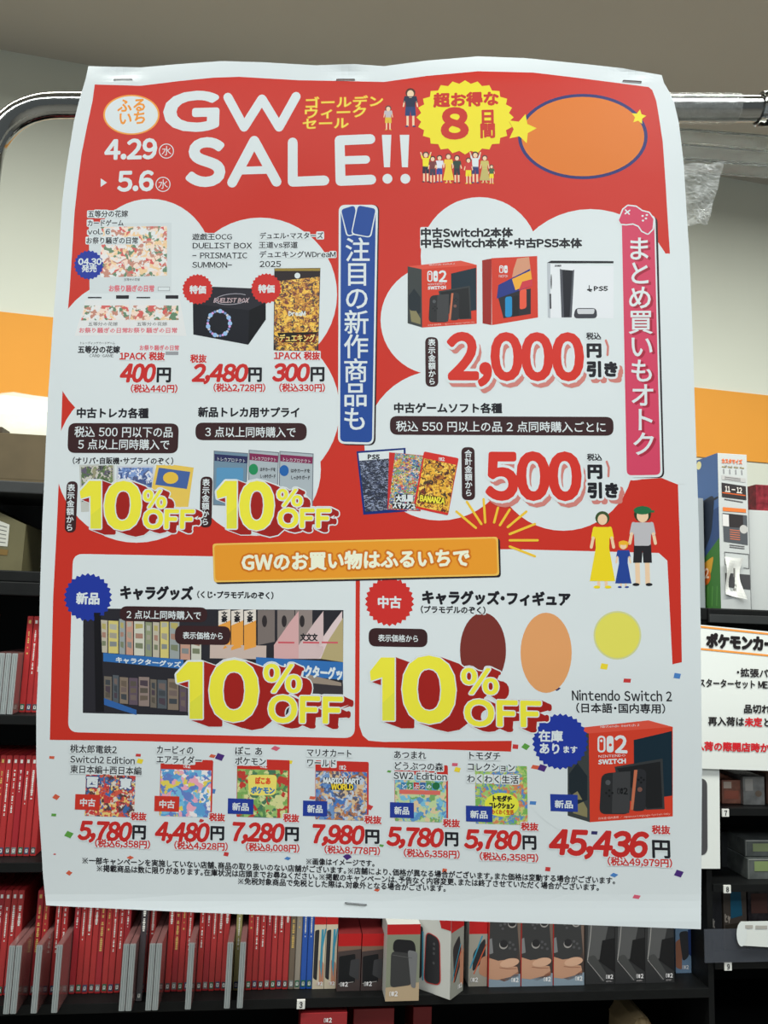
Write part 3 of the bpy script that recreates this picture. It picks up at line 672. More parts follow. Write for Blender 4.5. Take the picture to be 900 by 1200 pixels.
def console_box(part, X, Y, k, lay=4):
    """red box of the photographed console; (X, Y) top-left of its front face, k = scale against the big picture"""
    def q(pts): return [(X + (a - 352) * k, Y + (b - 115) * k) for a, b in pts]
    RB = (206, 64, 44)
    P.poly(part, (60, 66, 66), q([(255, 95), (352, 115), (357, 522), (255, 492)]), lay); P.poly(part, (34, 44, 50), q([(262, 300), (300, 250), (345, 310), (345, 420), (300, 440), (262, 380)]), lay + 1)
    P.poly(part, (132, 128, 92), q([(270, 400), (300, 380), (345, 460), (345, 500), (280, 480)]), lay + 1)
    P.poly(part, (216, 84, 66), q([(255, 95), (625, 55), (737, 85), (352, 115)]), lay); P.poly(part, RB, q([(352, 115), (737, 85), (737, 495), (357, 522)]), lay)
    P.poly(part, (24, 44, 56), q([(558, 145), (733, 104), (735, 400), (700, 405), (560, 420)]), lay + 1)
    P.poly(part, (54, 58, 60), q([(470, 268), (690, 230), (700, 462), (615, 465), (500, 400)]), lay + 2); P.poly(part, (32, 34, 36), q([(480, 276), (680, 244), (690, 455), (620, 460)]), lay + 3)
    P.quad(part, (44, 46, 48), q([(410, 300), (545, 285), (540, 485), (400, 485)]), lay + 4, 30 * k); P.quad(part, (62, 64, 66), q([(462, 295), (543, 288), (538, 480), (458, 482)]), lay + 5, 4 * k)
    P.quad(part, (44, 46, 50), q([(560, 275), (615, 280), (612, 470), (548, 472)]), lay + 5, 22 * k); P.quad(part, (190, 110, 80), q([(560, 282), (575, 282), (556, 466), (543, 466)]), lay + 6, 3 * k)
    P.ell(part, (80, 84, 88), *q([(440, 340)])[0], 12 * k, 12 * k, lay + 5); P.ell(part, (120, 84, 74), *q([(586, 372)])[0], 11 * k, 11 * k, lay + 6)
    for a, b in ((432, 388), (446, 376), (446, 402), (460, 388), (592, 318), (580, 328), (604, 328), (592, 340)): P.ell(part, (24, 26, 28), *q([(a, b)])[0], 5.5 * k, 5.5 * k, lay + 6, n=8)
    (lx, ly), = q([(392, 126)]); logo(part, lx, ly, 134 * k, 76 * k, WH, lay + 2, bg=RB)
    (nx, ny), = q([(395, 256)]); T(part, WH, 'SWITCH', nx, nx + 127 * k, ny, 27 * k, bold=1.6 * k, layer=lay + 2, slope=-.04); (nx, ny), = q([(396, 226)]); T(part, WH, 'NINTENDO', nx, nx + 126 * k, ny, 15 * k, layer=lay + 2, slope=-.04)
    (nx, ny), = q([(405, 90)]); T(part, WH, 'Nintendo Switch 2', nx, nx + 180 * k, ny, 14 * k, layer=lay + 2, slope=-.05)
    (nx, ny), = q([(395, 510)]); T(part, (230, 200, 190), '日本語・国内専用 / Japanese Language System Only', nx, nx + 330 * k, ny, 12 * k, layer=lay + 2, slope=-.07)
    if k > .2:
        (lx, ly), = q([(482, 365)]); logo(part, lx, ly, 48 * k, 28 * k, (20, 22, 24), lay + 7, bg=(62, 64, 66))
console_box('console_box_picture', 494, 315.5, .168)
P.poly('console_box_picture#2', (150, 40, 34), [(565, 305), (576, 303), (576, 381), (565.5, 379)], 4); P.poly('console_box_picture#2', (204, 62, 44), [(576, 302.5), (629.5, 300), (630.5, 372), (576.5, 381)], 4)
P.poly('console_box_picture#2', (206, 150, 120), [(606, 303), (620, 301), (622, 318), (600, 325), (602, 315)], 5)
P.poly('console_box_picture#2', (40, 56, 130), [(584, 334), (621, 315), (624, 335), (582, 350)], 6); P.poly('console_box_picture#2', (230, 170, 60), [(600, 327), (622, 317), (624, 333), (604, 340)], 7); P.poly('console_box_picture#2', (200, 60, 70), [(612, 330), (624, 327), (624, 335), (608, 340)], 8)
P.poly('console_box_picture#2', (40, 40, 46), [(583, 346), (622, 338), (622, 368), (590, 373)], 5)
P.quad('console_box_picture#2', (34, 140, 196), [(592, 348), (600, 347), (600, 371), (592, 372)], 8, 3); P.quad('console_box_picture#2', (226, 90, 66), [(609, 340), (617, 338), (617, 361), (609, 363)], 8, 3); P.quad('console_box_picture#2', (28, 30, 34), [(601, 347), (608, 346), (608, 370), (601, 371)], 8)
logo('console_box_picture#2', 585, 311, 18, 9, WH, 6, two=False, bg=(204, 62, 44)); T('console_box_picture#2', WH, 'SWITCH', 584, 595, 325, 4, layer=6)
P.poly('white_console_box_picture', (180, 190, 196), [(641, 308), (645, 306), (645, 373), (642, 372)], 4); P.poly('white_console_box_picture', (222, 230, 234), [(645, 309), (719, 312), (719, 373), (645, 372.5)], 4)
P.poly('white_console_box_picture', TXT, [(641, 308), (646, 305.5), (719, 306), (719, 308.5), (646, 308.5)], 5)
P.poly('white_console_box_picture', (30, 32, 40), [(659, 316), (671, 317), (667.5, 372), (661, 372)], 5); P.poly('white_console_box_picture', (80, 84, 92), [(656, 315), (659, 316), (661, 372), (658, 372)], 5); P.poly('white_console_box_picture', (80, 84, 92), [(671, 317), (673, 316), (670, 372), (667.5, 372)], 5)
P.quad('white_console_box_picture', (60, 62, 70), [(674, 361), (699, 361), (700, 373), (672, 373)], 5, 5); P.quad('white_console_box_picture', (200, 206, 210), [(676, 362), (697, 362), (696, 368), (677, 368)], 6, 2)
T('white_console_box_picture', TXT, 'PS5', 696, 712.5, 340.8, 7, bold=.35, track=.04); P.line('white_console_box_picture', TXT, [(690.5, 334.5), (690.5, 341), (693, 341.8)], .9, 5); P.ell('white_console_box_picture', TXT, 691, 339.6, 3.2, 1.2, 5); T('white_console_box_picture', TXT, 'SONY', 650, 658, 312.5, 2.6, bold=.2)
P.rect('white_console_box_picture', (60, 60, 66), 644, 344, 646, 362, 6, 1); P.ell('white_console_box_picture', TXT, 646, 330, .7, 9, 6)
def big_number(part, num, x0, x1, yb, h, b, side):
    T(part, (206, 54, 44), num, x0, x1, yb, h, bold=b, layer=10, track=.045, halo=WH, hr=3.0, block=((202, 128, 120), (4, 6), 3, None, 1.6))
    T(part, WH, num, x0, x1, yb, h, bold=b + 3.4, layer=8, track=.045)
big_number('discount_amount_lettering', '2,000', 525, 684, 443, 69, 2.7, 0); big_number('discount_amount_lettering#2', '500', 570, 681, 583, 69, 3.0, 0)
for n_, a, y in (('discount_amount_lettering', 687, 0), ('discount_amount_lettering#2', 688, 142)):
    T(n_, TXT, '税込', a, a + 17.5, 397 + y, 8.6, bold=.3, layer=10, halo=WH, hr=1.5); T(n_, TXT, '円', a, a + 18.5, 417 + y, 17.5, bold=1.1, layer=10, halo=WH, hr=2.2); T(n_, TXT, '引き', a, a + 38.5, 439.5 + y, 18.5, bold=1.2, layer=10, halo=WH, hr=2.6)
    P.line(n_, (202, 128, 120), [(a + 23, 399 + y), (a + 25.5, 406 + y), (a + 25, 416 + y)], 2.6, 6); T(n_, (202, 128, 120), '引き', a + 4, a + 44, 444.5 + y, 18.5, bold=3, layer=5)
vpill('vertical_pill#3', 498.5, 395, 513.5, 453, '表示金額から', 9.1, 8.8, 397); vpill('vertical_pill#4', 541, 524, 556.5, 586, '合計金額から', 9.2, 9, 527)
T('section_lettering#5', TXT, '中古ゲームソフト各種', 461, 588.5, 482.5, 12.2, bold=.5); pill('caption_pill#3', 457, 488, 719, 510, [('税込 550 円以上の品 2 点同時購入ごとに', 464, 711, 504.5, 13.2)], rad=9)
c_dark = collage('print_dark', [(36, 44, 66), (50, 60, 90), (120, 130, 150), (26, 28, 40), (150, 164, 190), (30, 40, 60), (30, 36, 54)], 620, stretch=(1, 1, 1.8)); c_multi = collage('print_multi', [(70, 110, 180), (210, 70, 60), (230, 220, 200), (60, 140, 190), (230, 190, 60), (60, 50, 70), (120, 170, 90)], 700, stretch=(1, 1, 1.3))
P.quad('game_cover_picture', (24, 50, 120), [(419, 530), (474, 526), (476, 598), (427, 602)], 5, grow=1.2); P.quad('game_cover_picture', WH, [(420, 531), (473, 527), (473, 536), (421, 540)], 6); P.quad('game_cover_picture', c_dark, [(421, 540), (472, 536), (472, 596), (428, 600)], 6); T('game_cover_picture', TXT, 'PS5', 431, 445, 538, 7, bold=.4, layer=7)
P.quad('game_cover_picture#2', (196, 50, 46), [(456, 530), (498, 534), (493, 599), (454, 597)], 7); P.quad('game_cover_picture#2', c_multi, [(463, 531), (497, 534.5), (492.5, 598), (455, 596.5)], 8); T('game_cover_picture#2', WH, '大乱闘', 464, 484, 587, 8.5, bold=.5, layer=10, halo=TXT, hr=.8); T('game_cover_picture#2', WH, 'スマッシュ', 460, 487, 595, 8.5, bold=.5, layer=10, halo=TXT, hr=.8)
P.quad('game_cover_picture#3', (206, 52, 46), [(497, 529), (537.5, 537), (525, 604), (484, 595)], 9, 2); P.quad('game_cover_picture#3', c_gold, [(497, 537), (535, 545), (525, 601), (487, 593)], 10); T('game_cover_picture#3', (250, 226, 70), 'BANANZA', 492, 521, 587, 9, bold=.4, layer=12, halo=(60, 30, 20), hr=.8, slope=.12, ital=.1); logo('game_cover_picture#3', 514, 536, 7, 4, WH, 11, bg=(206, 52, 46))
for a, b in (((318, 350), (368, 392)), ((345, 325), (382, 382)), ((388, 318), (392, 378)), ((425, 340), (415, 378)), ((455, 345), (430, 385)), ((498, 350), (450, 390)), ((520, 382), (455, 408)), ((527, 424), (455, 424)), ((520, 465), (455, 440))):
    P.line('yellow_rays', (250, 196, 60), [(390 + a[0] / 2.195, 440 + a[1] / 2.195), (390 + b[0] / 2.195, 440 + b[1] / 2.195)], 2.8, 6)
person('pictured_family', 706, 600, 688, (60, 84, 50), (238, 214, 40), (238, 214, 40), skirt=True, wide=.9); person('pictured_family', 730.5, 634, 688, (230, 180, 50), (40, 70, 150), (40, 70, 150), skirt=True, hat=(240, 180, 50), wide=.95); person('pictured_family', 753, 594, 685, (50, 60, 40), (186, 188, 192), (40, 40, 44), hat=(40, 110, 70), wide=1.05)
P.quad('amber_ribbon', BLK, [(251, 639), (586, 631), (587, 676.5), (253, 684.5)], 9, 4); P.quad('amber_ribbon', (246, 190, 90), [(249, 637), (583.5, 629), (585, 674.5), (250.5, 682.5)], 10, 4); P.quad('amber_ribbon', (228, 154, 46), [(251, 639), (581.5, 631), (583, 672.5), (252.5, 680.5)], 11, 4)
T('amber_ribbon/ribbon_lettering', (252, 240, 214), 'GWのお買い物はふるいちで', 283, 551, 667.5, 22, bold=.9, layer=14, slope=-.022, halo=(206, 118, 30), hr=2.2)

# ---- character goods and figures
P.quad('shelf_photo_picture', (44, 44, 50), [(97.5, 713), (402.5, 715), (401.5, 843), (97, 835.5)], 3)
c_goods = collage('print_goods', [(176, 170, 150), (200, 190, 110), (120, 130, 140), (196, 130, 110), (90, 110, 110), (214, 214, 206), (150, 150, 90)], 240, stretch=(1, 1, .6))
rg = random.Random(21)
def goods(x0, x1, top, bot, pal, dk):
    x = x0; i = 0
    while x < x1 - 4:
        w_ = rg.uniform(8, 14); q = rg.uniform(2, 7); c = pal[i % len(pal)]; t, b_ = top(x), bot(x); L_ = 4 + (i % 2) * .3
        P.poly('shelf_photo_picture', c, [(x, t + q), (x + w_ - 1.2, t + q + .6), (x + w_ - 1.2, b_), (x, b_ - .6)], L_)
        for k in range(3):
            yy = t + q + 4 + k * (b_ - t - q - 8) / 3; c2 = pal[(i * 3 + k * 2 + 1) % len(pal)]
            P.poly('shelf_photo_picture', tuple(int(v * dk) for v in c2), [(x + 1.5, yy), (x + w_ - 3, yy + .5), (x + w_ - 3, yy + rg.uniform(5, 9)), (x + 1.5, yy + 6)], L_ + .5)
        x += w_; i += 1
goods(118, 232, lambda x: 721 + (x - 118) * .02 + (8 if x > 205 else 0), lambda x: 765 + (x - 118) * .09, [(186, 182, 164), (206, 196, 120), (150, 160, 160), (190, 150, 132), (200, 204, 190), (140, 150, 120)], .86)
goods(122, 232, lambda x: 788 + (x - 118) * .03, lambda x: 822 + (x - 118) * .13, [(112, 106, 96), (84, 92, 98), (130, 118, 104), (96, 84, 96), (140, 126, 120)], .8)
P.poly('shelf_photo_picture', (26, 26, 30), [(110, 718), (118, 718), (122, 834), (112, 834)], 5)
P.poly('shelf_photo_picture', (52, 110, 176), [(121, 765), (215, 773), (215, 784), (121, 775)], 5); T('shelf_photo_picture', WH, 'キャラクターグッズ', 135, 212, 775.5, 7, bold=.3, layer=6, slope=.08)
P.poly('shelf_photo_picture', (52, 100, 166), [(122, 818), (160, 832), (160, 838), (122, 826)], 5)
for i, (x, yb_) in enumerate(((256, 742), (271, 741), (286, 740))):
    P.poly('shelf_photo_picture', (220, 216, 206), [(x, 716), (x + 14, 714), (x + 14, 762), (x, 764)], 5); P.poly('shelf_photo_picture', (226, 158, 70), [(x, 733), (x + 14, 727), (x + 14, 758), (x, 762)], 6)
    T('shelf_photo_picture', TXT, '文豪', x + 7, None, 717, 6, bold=.3, layer=7, vertical=7)
for x, c in ((302, (120, 112, 108)), (325, (130, 122, 118)), (346, (140, 130, 126))): P.poly('shelf_photo_picture', c, [(x, 715), (x + 20, 715), (x + 20, 752), (x, 756)], 5); P.ell('shelf_photo_picture', (50, 46, 48), x + 8, 728, 3, 7, 6)
for x, c in ((321, (208, 168, 168)), (350, (206, 186, 186)), (372, (216, 200, 200))): P.poly('shelf_photo_picture', c, [(x, 756), (x + 18, 730), (x + 29, 716), (x + 29, 772), (x, 772)], 6); P.rect('shelf_photo_picture', (200, 90, 100), x + 5, 752, x + 24, 754, 7)
T('shelf_photo_picture', TXT, '文文文', 352, 372, 750, 9, bold=.4, layer=7); P.poly('shelf_photo_picture', (176, 164, 120), [(384, 752), (402, 724), (402, 776), (376, 772)], 7); P.rect('shelf_photo_picture', (196, 180, 170), 246, 756, 312, 772, 6)
P.poly('shelf_photo_picture', (52, 112, 180), [(300, 770), (402, 776), (402, 797), (300, 786)], 8); T('shelf_photo_picture', WH, 'キャラクターグッ', 330, 402, 790, 15, bold=.7, layer=9, slope=.08)
P.poly('shelf_photo_picture', (60, 56, 60), [(355, 800), (402, 802), (402, 842), (355, 840)], 8); P.poly('shelf_photo_picture', (150, 138, 124), [(360, 790), (400, 800), (400, 804), (360, 800)], 9)
P.star('new_badge', NAVY, 103, 700, 28.5, 26, .9, 5); T('new_badge/badge_lettering', WH, '新品', 89, 117, 706.5, 14.5, bold=.6, layer=8)
T('section_lettering#6', TXT, 'キャラグッズ', 140, 226, 700.5, 16.5, bold=.9); T('section_lettering#6', TXT, '(くじ・プラモデルのぞく)', 231, 320.5, 700, 8.8, bold=.35)
pill('caption_pill#4', 140.5, 711, 243, 728.5, [('2 点以上同時購入で', 148, 236, 724, 10.6)]); pill('caption_pill#5', 205, 733.5, 270, 755.5, [('表示価格から', 214, 262, 748, 9)])
ten('discount_lettering#3', (207, 776, 237, 842), (244, 772, 303, 845), (308, 778, 354, 812), (312, 815, 404, 847), (22, 8), 9)
P.star('used_badge', (200, 50, 46), 456.5, 705, 29, 26, .9, 5); T('used_badge/badge_lettering', WH, '中古', 442, 470.5, 711, 14.5, bold=.6, layer=8)
T('section_lettering#7', TXT, 'キャラグッズ・フィギュア', 494, 669, 706, 16.5, bold=.9, layer=7); T('section_lettering#7', TXT, '(プラモデルのぞく)', 493, 569, 717.5, 9, bold=.35, layer=7, halo=WH, hr=1)
pill('caption_pill#6', 432, 736.5, 501, 758, [('表示価格から', 443, 491, 751, 9)])
# plain stand-ins for the two figures and the picture badge
P.ell('plain_brown_shape', (120, 52, 46), 566, 762, 27, 44, 3, 40); P.ell('plain_tan_shape', (222, 160, 104), 640, 765, 30, 47, 3, 40)
P.ell('plain_lime_disc', (204, 210, 150), 723.5, 744.5, 28, 28.5, 3, 40); P.ell('plain_lime_disc', (222, 220, 96), 723.5, 744.5, 26, 26.5, 4, 40)
ten('discount_lettering#4', (434, 771, 462, 844), (471, 767, 535, 847), (540, 783, 585, 814), (542, 820, 637, 851), (22, 8), 9)

# ---- console offer at lower right
T('console_name_lettering', TXT, 'Nintendo Switch 2', 670, 788, 820.5, 15, bold=.25, track=.08, slope=.01); T('console_name_lettering', TXT, '(日本語・国内専用)', 675, 780, 834, 12, bold=.25, slope=.01)
console_box('console_box_picture#3', 690, 859.5, .2556)
P.star('stock_badge', NAVY, 656.5, 869, 33, 30, .92, 8); T('stock_badge/badge_lettering', WH, '在庫', 631, 660, 867.5, 14.2, bold=.5, layer=10); T('stock_badge/badge_lettering', WH, 'あり', 631.5, 658, 882, 13.6, bold=.5, layer=10); T('stock_badge/badge_lettering', WH, 'ます', 659, 677, 881.5, 9, bold=.3, layer=10)
def cond(part, x0, y0, x1, y1, s_, col): P.rect(part, col, x0, y0, x1, y1, 8); T(part + '/tag_lettering', WH, s_, x0 + 5, x1 - 5, y1 - 5.2, 9.6, bold=.3, layer=10)
cond('condition_tag', 645, 931, 677, 951, '新品', (38, 62, 152))
price('price_lettering#4', '45,436', 643, 757, 1000, 37, (763, 787, 1003, 23.5), [('税抜', 764, 785.5, 976, 10.5)], ('(税込49,979円)', 712, 788, 1013, 10.5))

# ---- six games
BL = (38, 62, 152); RD = (200, 56, 44)
c_a = collage('print_cover_red', [(200, 60, 60), (60, 110, 170), (230, 200, 120), (220, 214, 200), (90, 60, 60), (210, 90, 70)], 420); c_b = collage('print_cover_sky', [(90, 160, 214), (226, 210, 90), (235, 170, 190), (120, 190, 226), (236, 236, 236), (100, 130, 200)], 300)
c_c = collage('print_cover_green', [(120, 170, 90), (90, 140, 84), (210, 216, 150), (70, 120, 90), (190, 60, 50), (150, 190, 110)], 300); c_d = collage('print_cover_sea', [(70, 120, 190), (190, 206, 222), (180, 120, 80), (110, 150, 200), (90, 90, 110), (214, 190, 150)], 380)
c_e = collage('print_cover_isle', [(120, 190, 220), (120, 170, 100), (220, 200, 160), (90, 150, 200), (190, 214, 160)], 340); c_f = collage('print_cover_meadow', [(120, 180, 90), (200, 206, 120), (210, 130, 90), (90, 140, 200), (160, 200, 110)], 420)
games = [
 ([('桃太郎電鉄2', 82, 137, 881), ('Switch2 Edition', 82, 158, 893.3), ('東日本編+西日本編', 82, 166, 905)], (100, 906, 158, 957), c_a, False, ('中古', RD, 88, 931, 117, 949), ('5,780', 91, 152, 983), (154, 171.5, 982), (153, 171.5, 960), ('(税込6,358円)', 111, 176, 991.5)),
 ([('カービィの', 183, 227, 882), ('エアライダー', 183, 237, 893.5)], (188, 890, 248, 957), c_b, True, ('中古', RD, 181, 933, 210, 951), ('4,480', 181, 243, 984), (245.5, 263.5, 983), (245, 263.5, 961), ('(税込4,928円)', 204, 267, 994)),
 ([('ぽこ あ', 275, 308, 883.5), ('ポケモン', 275, 312, 895.5)], (278, 890, 338, 958), c_c, True, ('新品', BL, 267, 936, 297, 954), ('7,280', 270, 331, 984.5), (333, 351, 984), (332, 350.5, 962), ('(税込8,008円)', 288, 351, 996)),
 ([('マリオカート', 359, 413, 885.5), ('ワールド', 359, 394.5, 897.5)], (370, 892, 431, 961), c_d, True, ('新品', BL, 355, 938.5, 383.5, 956.5), ('7,980', 364, 425, 987), (427, 445.5, 987), (427, 447, 964), ('(税込8,778円)', 380, 445.5, 999)),
 ([('あつまれ', 461, 499.5, 888), ('どうぶつの森', 461, 519.5, 901), ('SW2 Edition', 461, 524, 912.5)], (463, 896, 524, 963), c_e, True, ('新品', BL, 457, 940.5, 485, 958.5), ('5,780', 453, 518, 990), (520.5, 538, 990), (519, 539, 968), ('(税込6,358円)', 473, 539, 1003)),
 ([('トモダチ', 547, 587, 889), ('コレクション', 547, 604, 902), ('わくわく生活', 547, 608, 916)], (557, 897, 618, 966), c_f, False, ('新品', BL, 546, 944.5, 577, 963), ('5,780', 544, 609, 993), (611.5, 629.5, 994), (610.5, 631, 972), ('(税込6,358円)', 562, 631, 1007)),
]
for i, (names, cv, cm, hd, tg, pr, yen, zei, komi) in enumerate(games):
    k = '#%d' % (i + 5)
    for s_, a, b, y in names: T('game_name_lettering' + k, TXT, s_, a, b, y, 10.2, bold=.16, halo=WH, hr=1.2, layer=11)
    x0, y0, x1, y1 = cv; n_ = 'game_cover_picture' + k
    if hd: P.rect(n_, (196, 52, 44), x0 - .5, y0, x1 + 1, y1, 3, 2); P.rect(n_, cm, x0, y0 + 12, x1 - 1, y1, 4); logo(n_, (x0 + x1) / 2 - 3, y0 + 5, 8, 5, WH, 5, bg=(196, 52, 44))
    else: P.rect(n_, cm, x0, y0, x1, y1, 3)
    if i == 0: T(n_, WH, '西', 101, 115, 921, 13, bold=.9, layer=6, halo=(40, 60, 120), hr=1); T(n_, WH, '東', 140, 154, 923, 13, bold=.9, layer=6, halo=(40, 60, 120), hr=1)
    if i == 2: P.quad(n_, (238, 222, 110), [(290, 908), (325, 908), (323, 932), (292, 932)], 5, 6); T(n_, (220, 90, 50), 'ぽこあ', 299, 317, 918, 8.5, bold=.5, layer=6); T(n_, (50, 120, 180), 'ポケモン', 294, 322, 929, 8.5, bold=.5, layer=6)
    if i == 3: T(n_, WH, 'MARIO KART', 379, 421, 917.5, 8, bold=.5, layer=7, halo=(20, 30, 60), hr=.6); T(n_, (240, 210, 60), 'WORLD', 388, 414, 925, 9, bold=.4, layer=7, halo=(20, 30, 60), hr=.6)
    if i == 4:
        for j, (c, cc) in enumerate(zip('どうぶつの', [(60, 130, 180), (70, 140, 90), (190, 60, 60), (60, 100, 160), (90, 150, 90)])): P.rect(n_, cc, 470 + j * 7.4, 917, 476.4 + j * 7.4, 925, 5); T(n_, WH, c, 470.2 + j * 7.4, 476.2 + j * 7.4, 924, 6.4, bold=.2, layer=6)
        P.ell(n_, (40, 110, 70), 511, 921, 4.5, 4.5, 5); P.rect(n_, (214, 110, 100), 468, 926, 516, 931, 5, 1)
    if i == 5: P.ell(n_, (226, 230, 70), 588, 943, 20, 14, 5); T(n_, TXT, 'トモダチ', 576, 600, 938.5, 7.5, bold=.5, layer=6); T(n_, TXT, 'コレクション', 573, 603, 946.5, 7.5, bold=.5, layer=6); T(n_, (190, 80, 40), 'わくわく生活', 576, 602, 953.5, 6, bold=.3, layer=6)
    cond('condition_tag' + k, tg[2], tg[3], tg[4], tg[5], tg[0], tg[1])
    price('price_lettering' + k, pr[0], pr[1], pr[2], pr[3], 27.5, (yen[0], yen[1], yen[2] - .5, 18), [('税抜', zei[0], zei[1], zei[2], 9.6)], (komi[0], komi[1], komi[2], komi[3], 10))

FN = 'footnote_lettering'
T(FN, TXT, '※画像はイメージです。', 358, 440, 1012.5, 8.4, bold=.2, slope=.03)
T(FN, TXT, '※一部キャンペーンを実施していない店舗、商品の取り扱いのない店舗がございます。※店舗により、価格が異なる場合がございます。また価格は変動する場合がございます。', 95.5, 722, 1011.3, 8.6, bold=.2, slope=.0385)
T(FN, TXT, '※掲載商品は数に限りがあります。在庫状況は店頭までお尋ねください。※掲載のキャンペーンは、予告なく内容変更、または終了させていただく場合がございます。', 112.5, 703, 1020.5, 8.6, bold=.2, slope=.0385)
T(FN, TXT, '※免税対象商品で免税とした際は、対象外となる場合がございます。', 278, 523.5, 1035.5, 8.6, bold=.2, slope=.036)
CF = {'o': (206, 96, 70), 'g': (92, 158, 70), 'r': (196, 60, 60), 'y': (232, 214, 60), 'p': (74, 46, 120), 'k': (208, 96, 118), 'b': (74, 130, 196), 'n': (50, 50, 100)}
for i, (x, y, c, r_, an) in enumerate([(60.7, 887.7, 'o', 3.6, .1), (65.7, 934, 'o', 4, .6), (63, 955, 'g', 3.4, .1), (80.7, 978, 'g', 5, .5), (64, 1001, 'r', 1.6, .3), (81, 1023, 'o', 3.4, .7), (162, 885, 'r', 3.6, .1), (164, 892, 'y', 4, .3), (249, 886, 'o', 4, .4), (257.5, 887, 'p', 5.4, .4), (323, 877, 'k', 5, .6),
    (249, 927, 'b', 4, .2), (152.7, 1005, 'o', 3.8, .8), (265, 1001, 'r', 3.4, .2), (337, 1006, 'b', 3.6, .6), (616, 875, 'g', 4.6, .6), (627, 899, 'o', 5, .3), (635.5, 900, 'p', 5.4, .4), (624.5, 941, 'b', 4.6, .1), (407, 1004, 'p', 4.6, .9), (533, 896, 'k', 4, .1), (536, 902, 'y', 4, .3), (366, 935, 'o', 4, .2), (433, 946, 'r', 4, .5),
    (447, 991, 'g', 3, .3), (521, 1020, 'o', 3.2, .2), (441.7, 1043, 'o', 3.4, .5), (604, 875, 'r', 4, .1), (696.5, 976, 'n', 4.4, .1), (642, 1018.5, 'r', 3.6, .1), (719.6, 1025.5, 'b', 4.4, .6), (795.5, 1023.7, 'p', 5.4, .4), (746, 1051, 'k', 4.8, .3), (708, 781, 'y', 5, .2), (735, 797.6, 'r', 5.2, .1), (793.6, 792, 'b', 4.6, .2), (652, 807, 'n', 4.6, .6), (340, 893, 'y', 3, .2), (456, 904, 'g', 2.6, .3), (236, 962, 'r', 3, .4)]):
    P.poly('confetti_mark' + '#%02d' % i, CF[c], [(x + r_ * math.cos(an + k * math.pi / 2 + .78) * 1.15, y + r_ * math.sin(an + k * math.pi / 2 + .78) * (.62 + .3 * (i % 2))) for k in range(4)], 2.6)
P.build({'white_clouds': 'white cloud shapes on the red ground', 'plain_orange_disc': 'orange disc with a navy rim', 'amber_ribbon': 'amber ribbon with white lettering', 'footnote_lettering': 'small black footnotes at the foot of the poster'})
# staples
steel = mat('staple_steel', (170, 172, 176), rough=.3, metal=1)
for (x, y), wdt, sl_ in zip(STAPLES + [(417, 1059)], (21, 21, 21, 24), (-.01, 0, .06, .09)):
    a = poster_pt(x - wdt / 2, y - sl_ * wdt / 2, .0010) - poster.location; b = poster_pt(x + wdt / 2, y + sl_ * wdt / 2, .0010) - poster.location; bk = Vector((0, .0018, 0))
    v, f = tube_vf([a + bk, a + bk * .1, a * .97 + b * .03, a * .5 + b * .5, b * .97 + a * .03, b + bk * .1, b + bk], .00045, 8)
    link_mesh('staple', v, f, steel, None, poster)
# ------------------------------------------------------------------ shelving
zA, zB, zC_ = SH.at(10, 835)[1], SH.at(10, 1004)[1], SH.at(200, 1163)[1]
zD = zC_ - .262
zT = SH.at(10, 669)[1]; zU = SH.at(10, 566)[1]; zR = SH.at(858, 714)[1]
blackm = mat('black_shelf_steel', (.006, .0065, .007), rough=.5, spec=.25, noise=.15, nscale=30)
darkm = mat('dark_shelf_panel', (.03, .032, .034), rough=.5, noise=.1, nscale=20)
sL = SH.at(-260, 1000)[0]; sR = SH.at(822, 900)[0]; sE = sR + .75; s1 = SH.at(322, 1160)[0] 
def unit(name, label, loc_s):
    return empty(name, SH.loc(loc_s, 0, 0), label, 'shelf unit', None, SH.psi)
DEP = .34
u1 = unit('shelf_unit', 'tall black shelf unit on the left holding rows of game cases', sL)
def part(root, base, name, lst, m, bevel=0):
    return boxes(name, [(a - base, b - base, c, d, e, f) for a, b, c, d, e, f in lst], m, root, bevel=bevel)
s_mid = SH.at(332, 1160)[0]
T_ = .016
part(u1, sL, 'back_panel', [(sL, sR, DEP, DEP + .01, 0, zR)], blackm)
for a, tw in ((sL - .02, .02), (sR - .011, .011)): part(u1, sL, 'upright', [(a, a + tw, -.03, DEP, 0, zR - .024)], blackm)
for z, nm in ((zA, 'shelf'), (zB, 'shelf'), (zC_, 'shelf'), (zD, 'shelf'), (zD - .3, 'shelf')):
    part(u1, sL, nm, [(sL, sR - .011, -.032, DEP, z - T_, z)], blackm, .001)
part(u1, sL, 'top_board', [(sL - .02, sR, -.034, DEP, zR - .024, zR)], blackm, .002)
# low cabinet that stands on the left half
s_c = SH.at(230, 620)[0]
zR0 = zR; cab = empty('upper_cabinet', SH.loc(sL, 0, zR), 'black open cabinet at far left above the game rows', 'cabinet', None, SH.psi)
def cpart(name, lst, m, bv=0): return boxes(name, [(a - sL, b - sL, c, d, e - zR + .0004, f - zR) for a, b, c, d, e, f in lst], m, cab, bevel=bv)
cpart('floor_board', [(sL, s_c, -.03, DEP - .02, zR, zT)], blackm, .002); cpart('top_board', [(sL, s_c, -.03, DEP - .02, zU - .022, zU)], darkm, .002)
cpart('back_panel', [(sL, s_c, .16, .17, zT, zU - .022)], darkm); cpart('side_panel', [(sL, sL + .015, -.02, DEP - .02, zT, zU - .022)], blackm); cpart('side_panel', [(s_c - .015, s_c, -.02, DEP - .02, zT, zU - .022)], blackm)

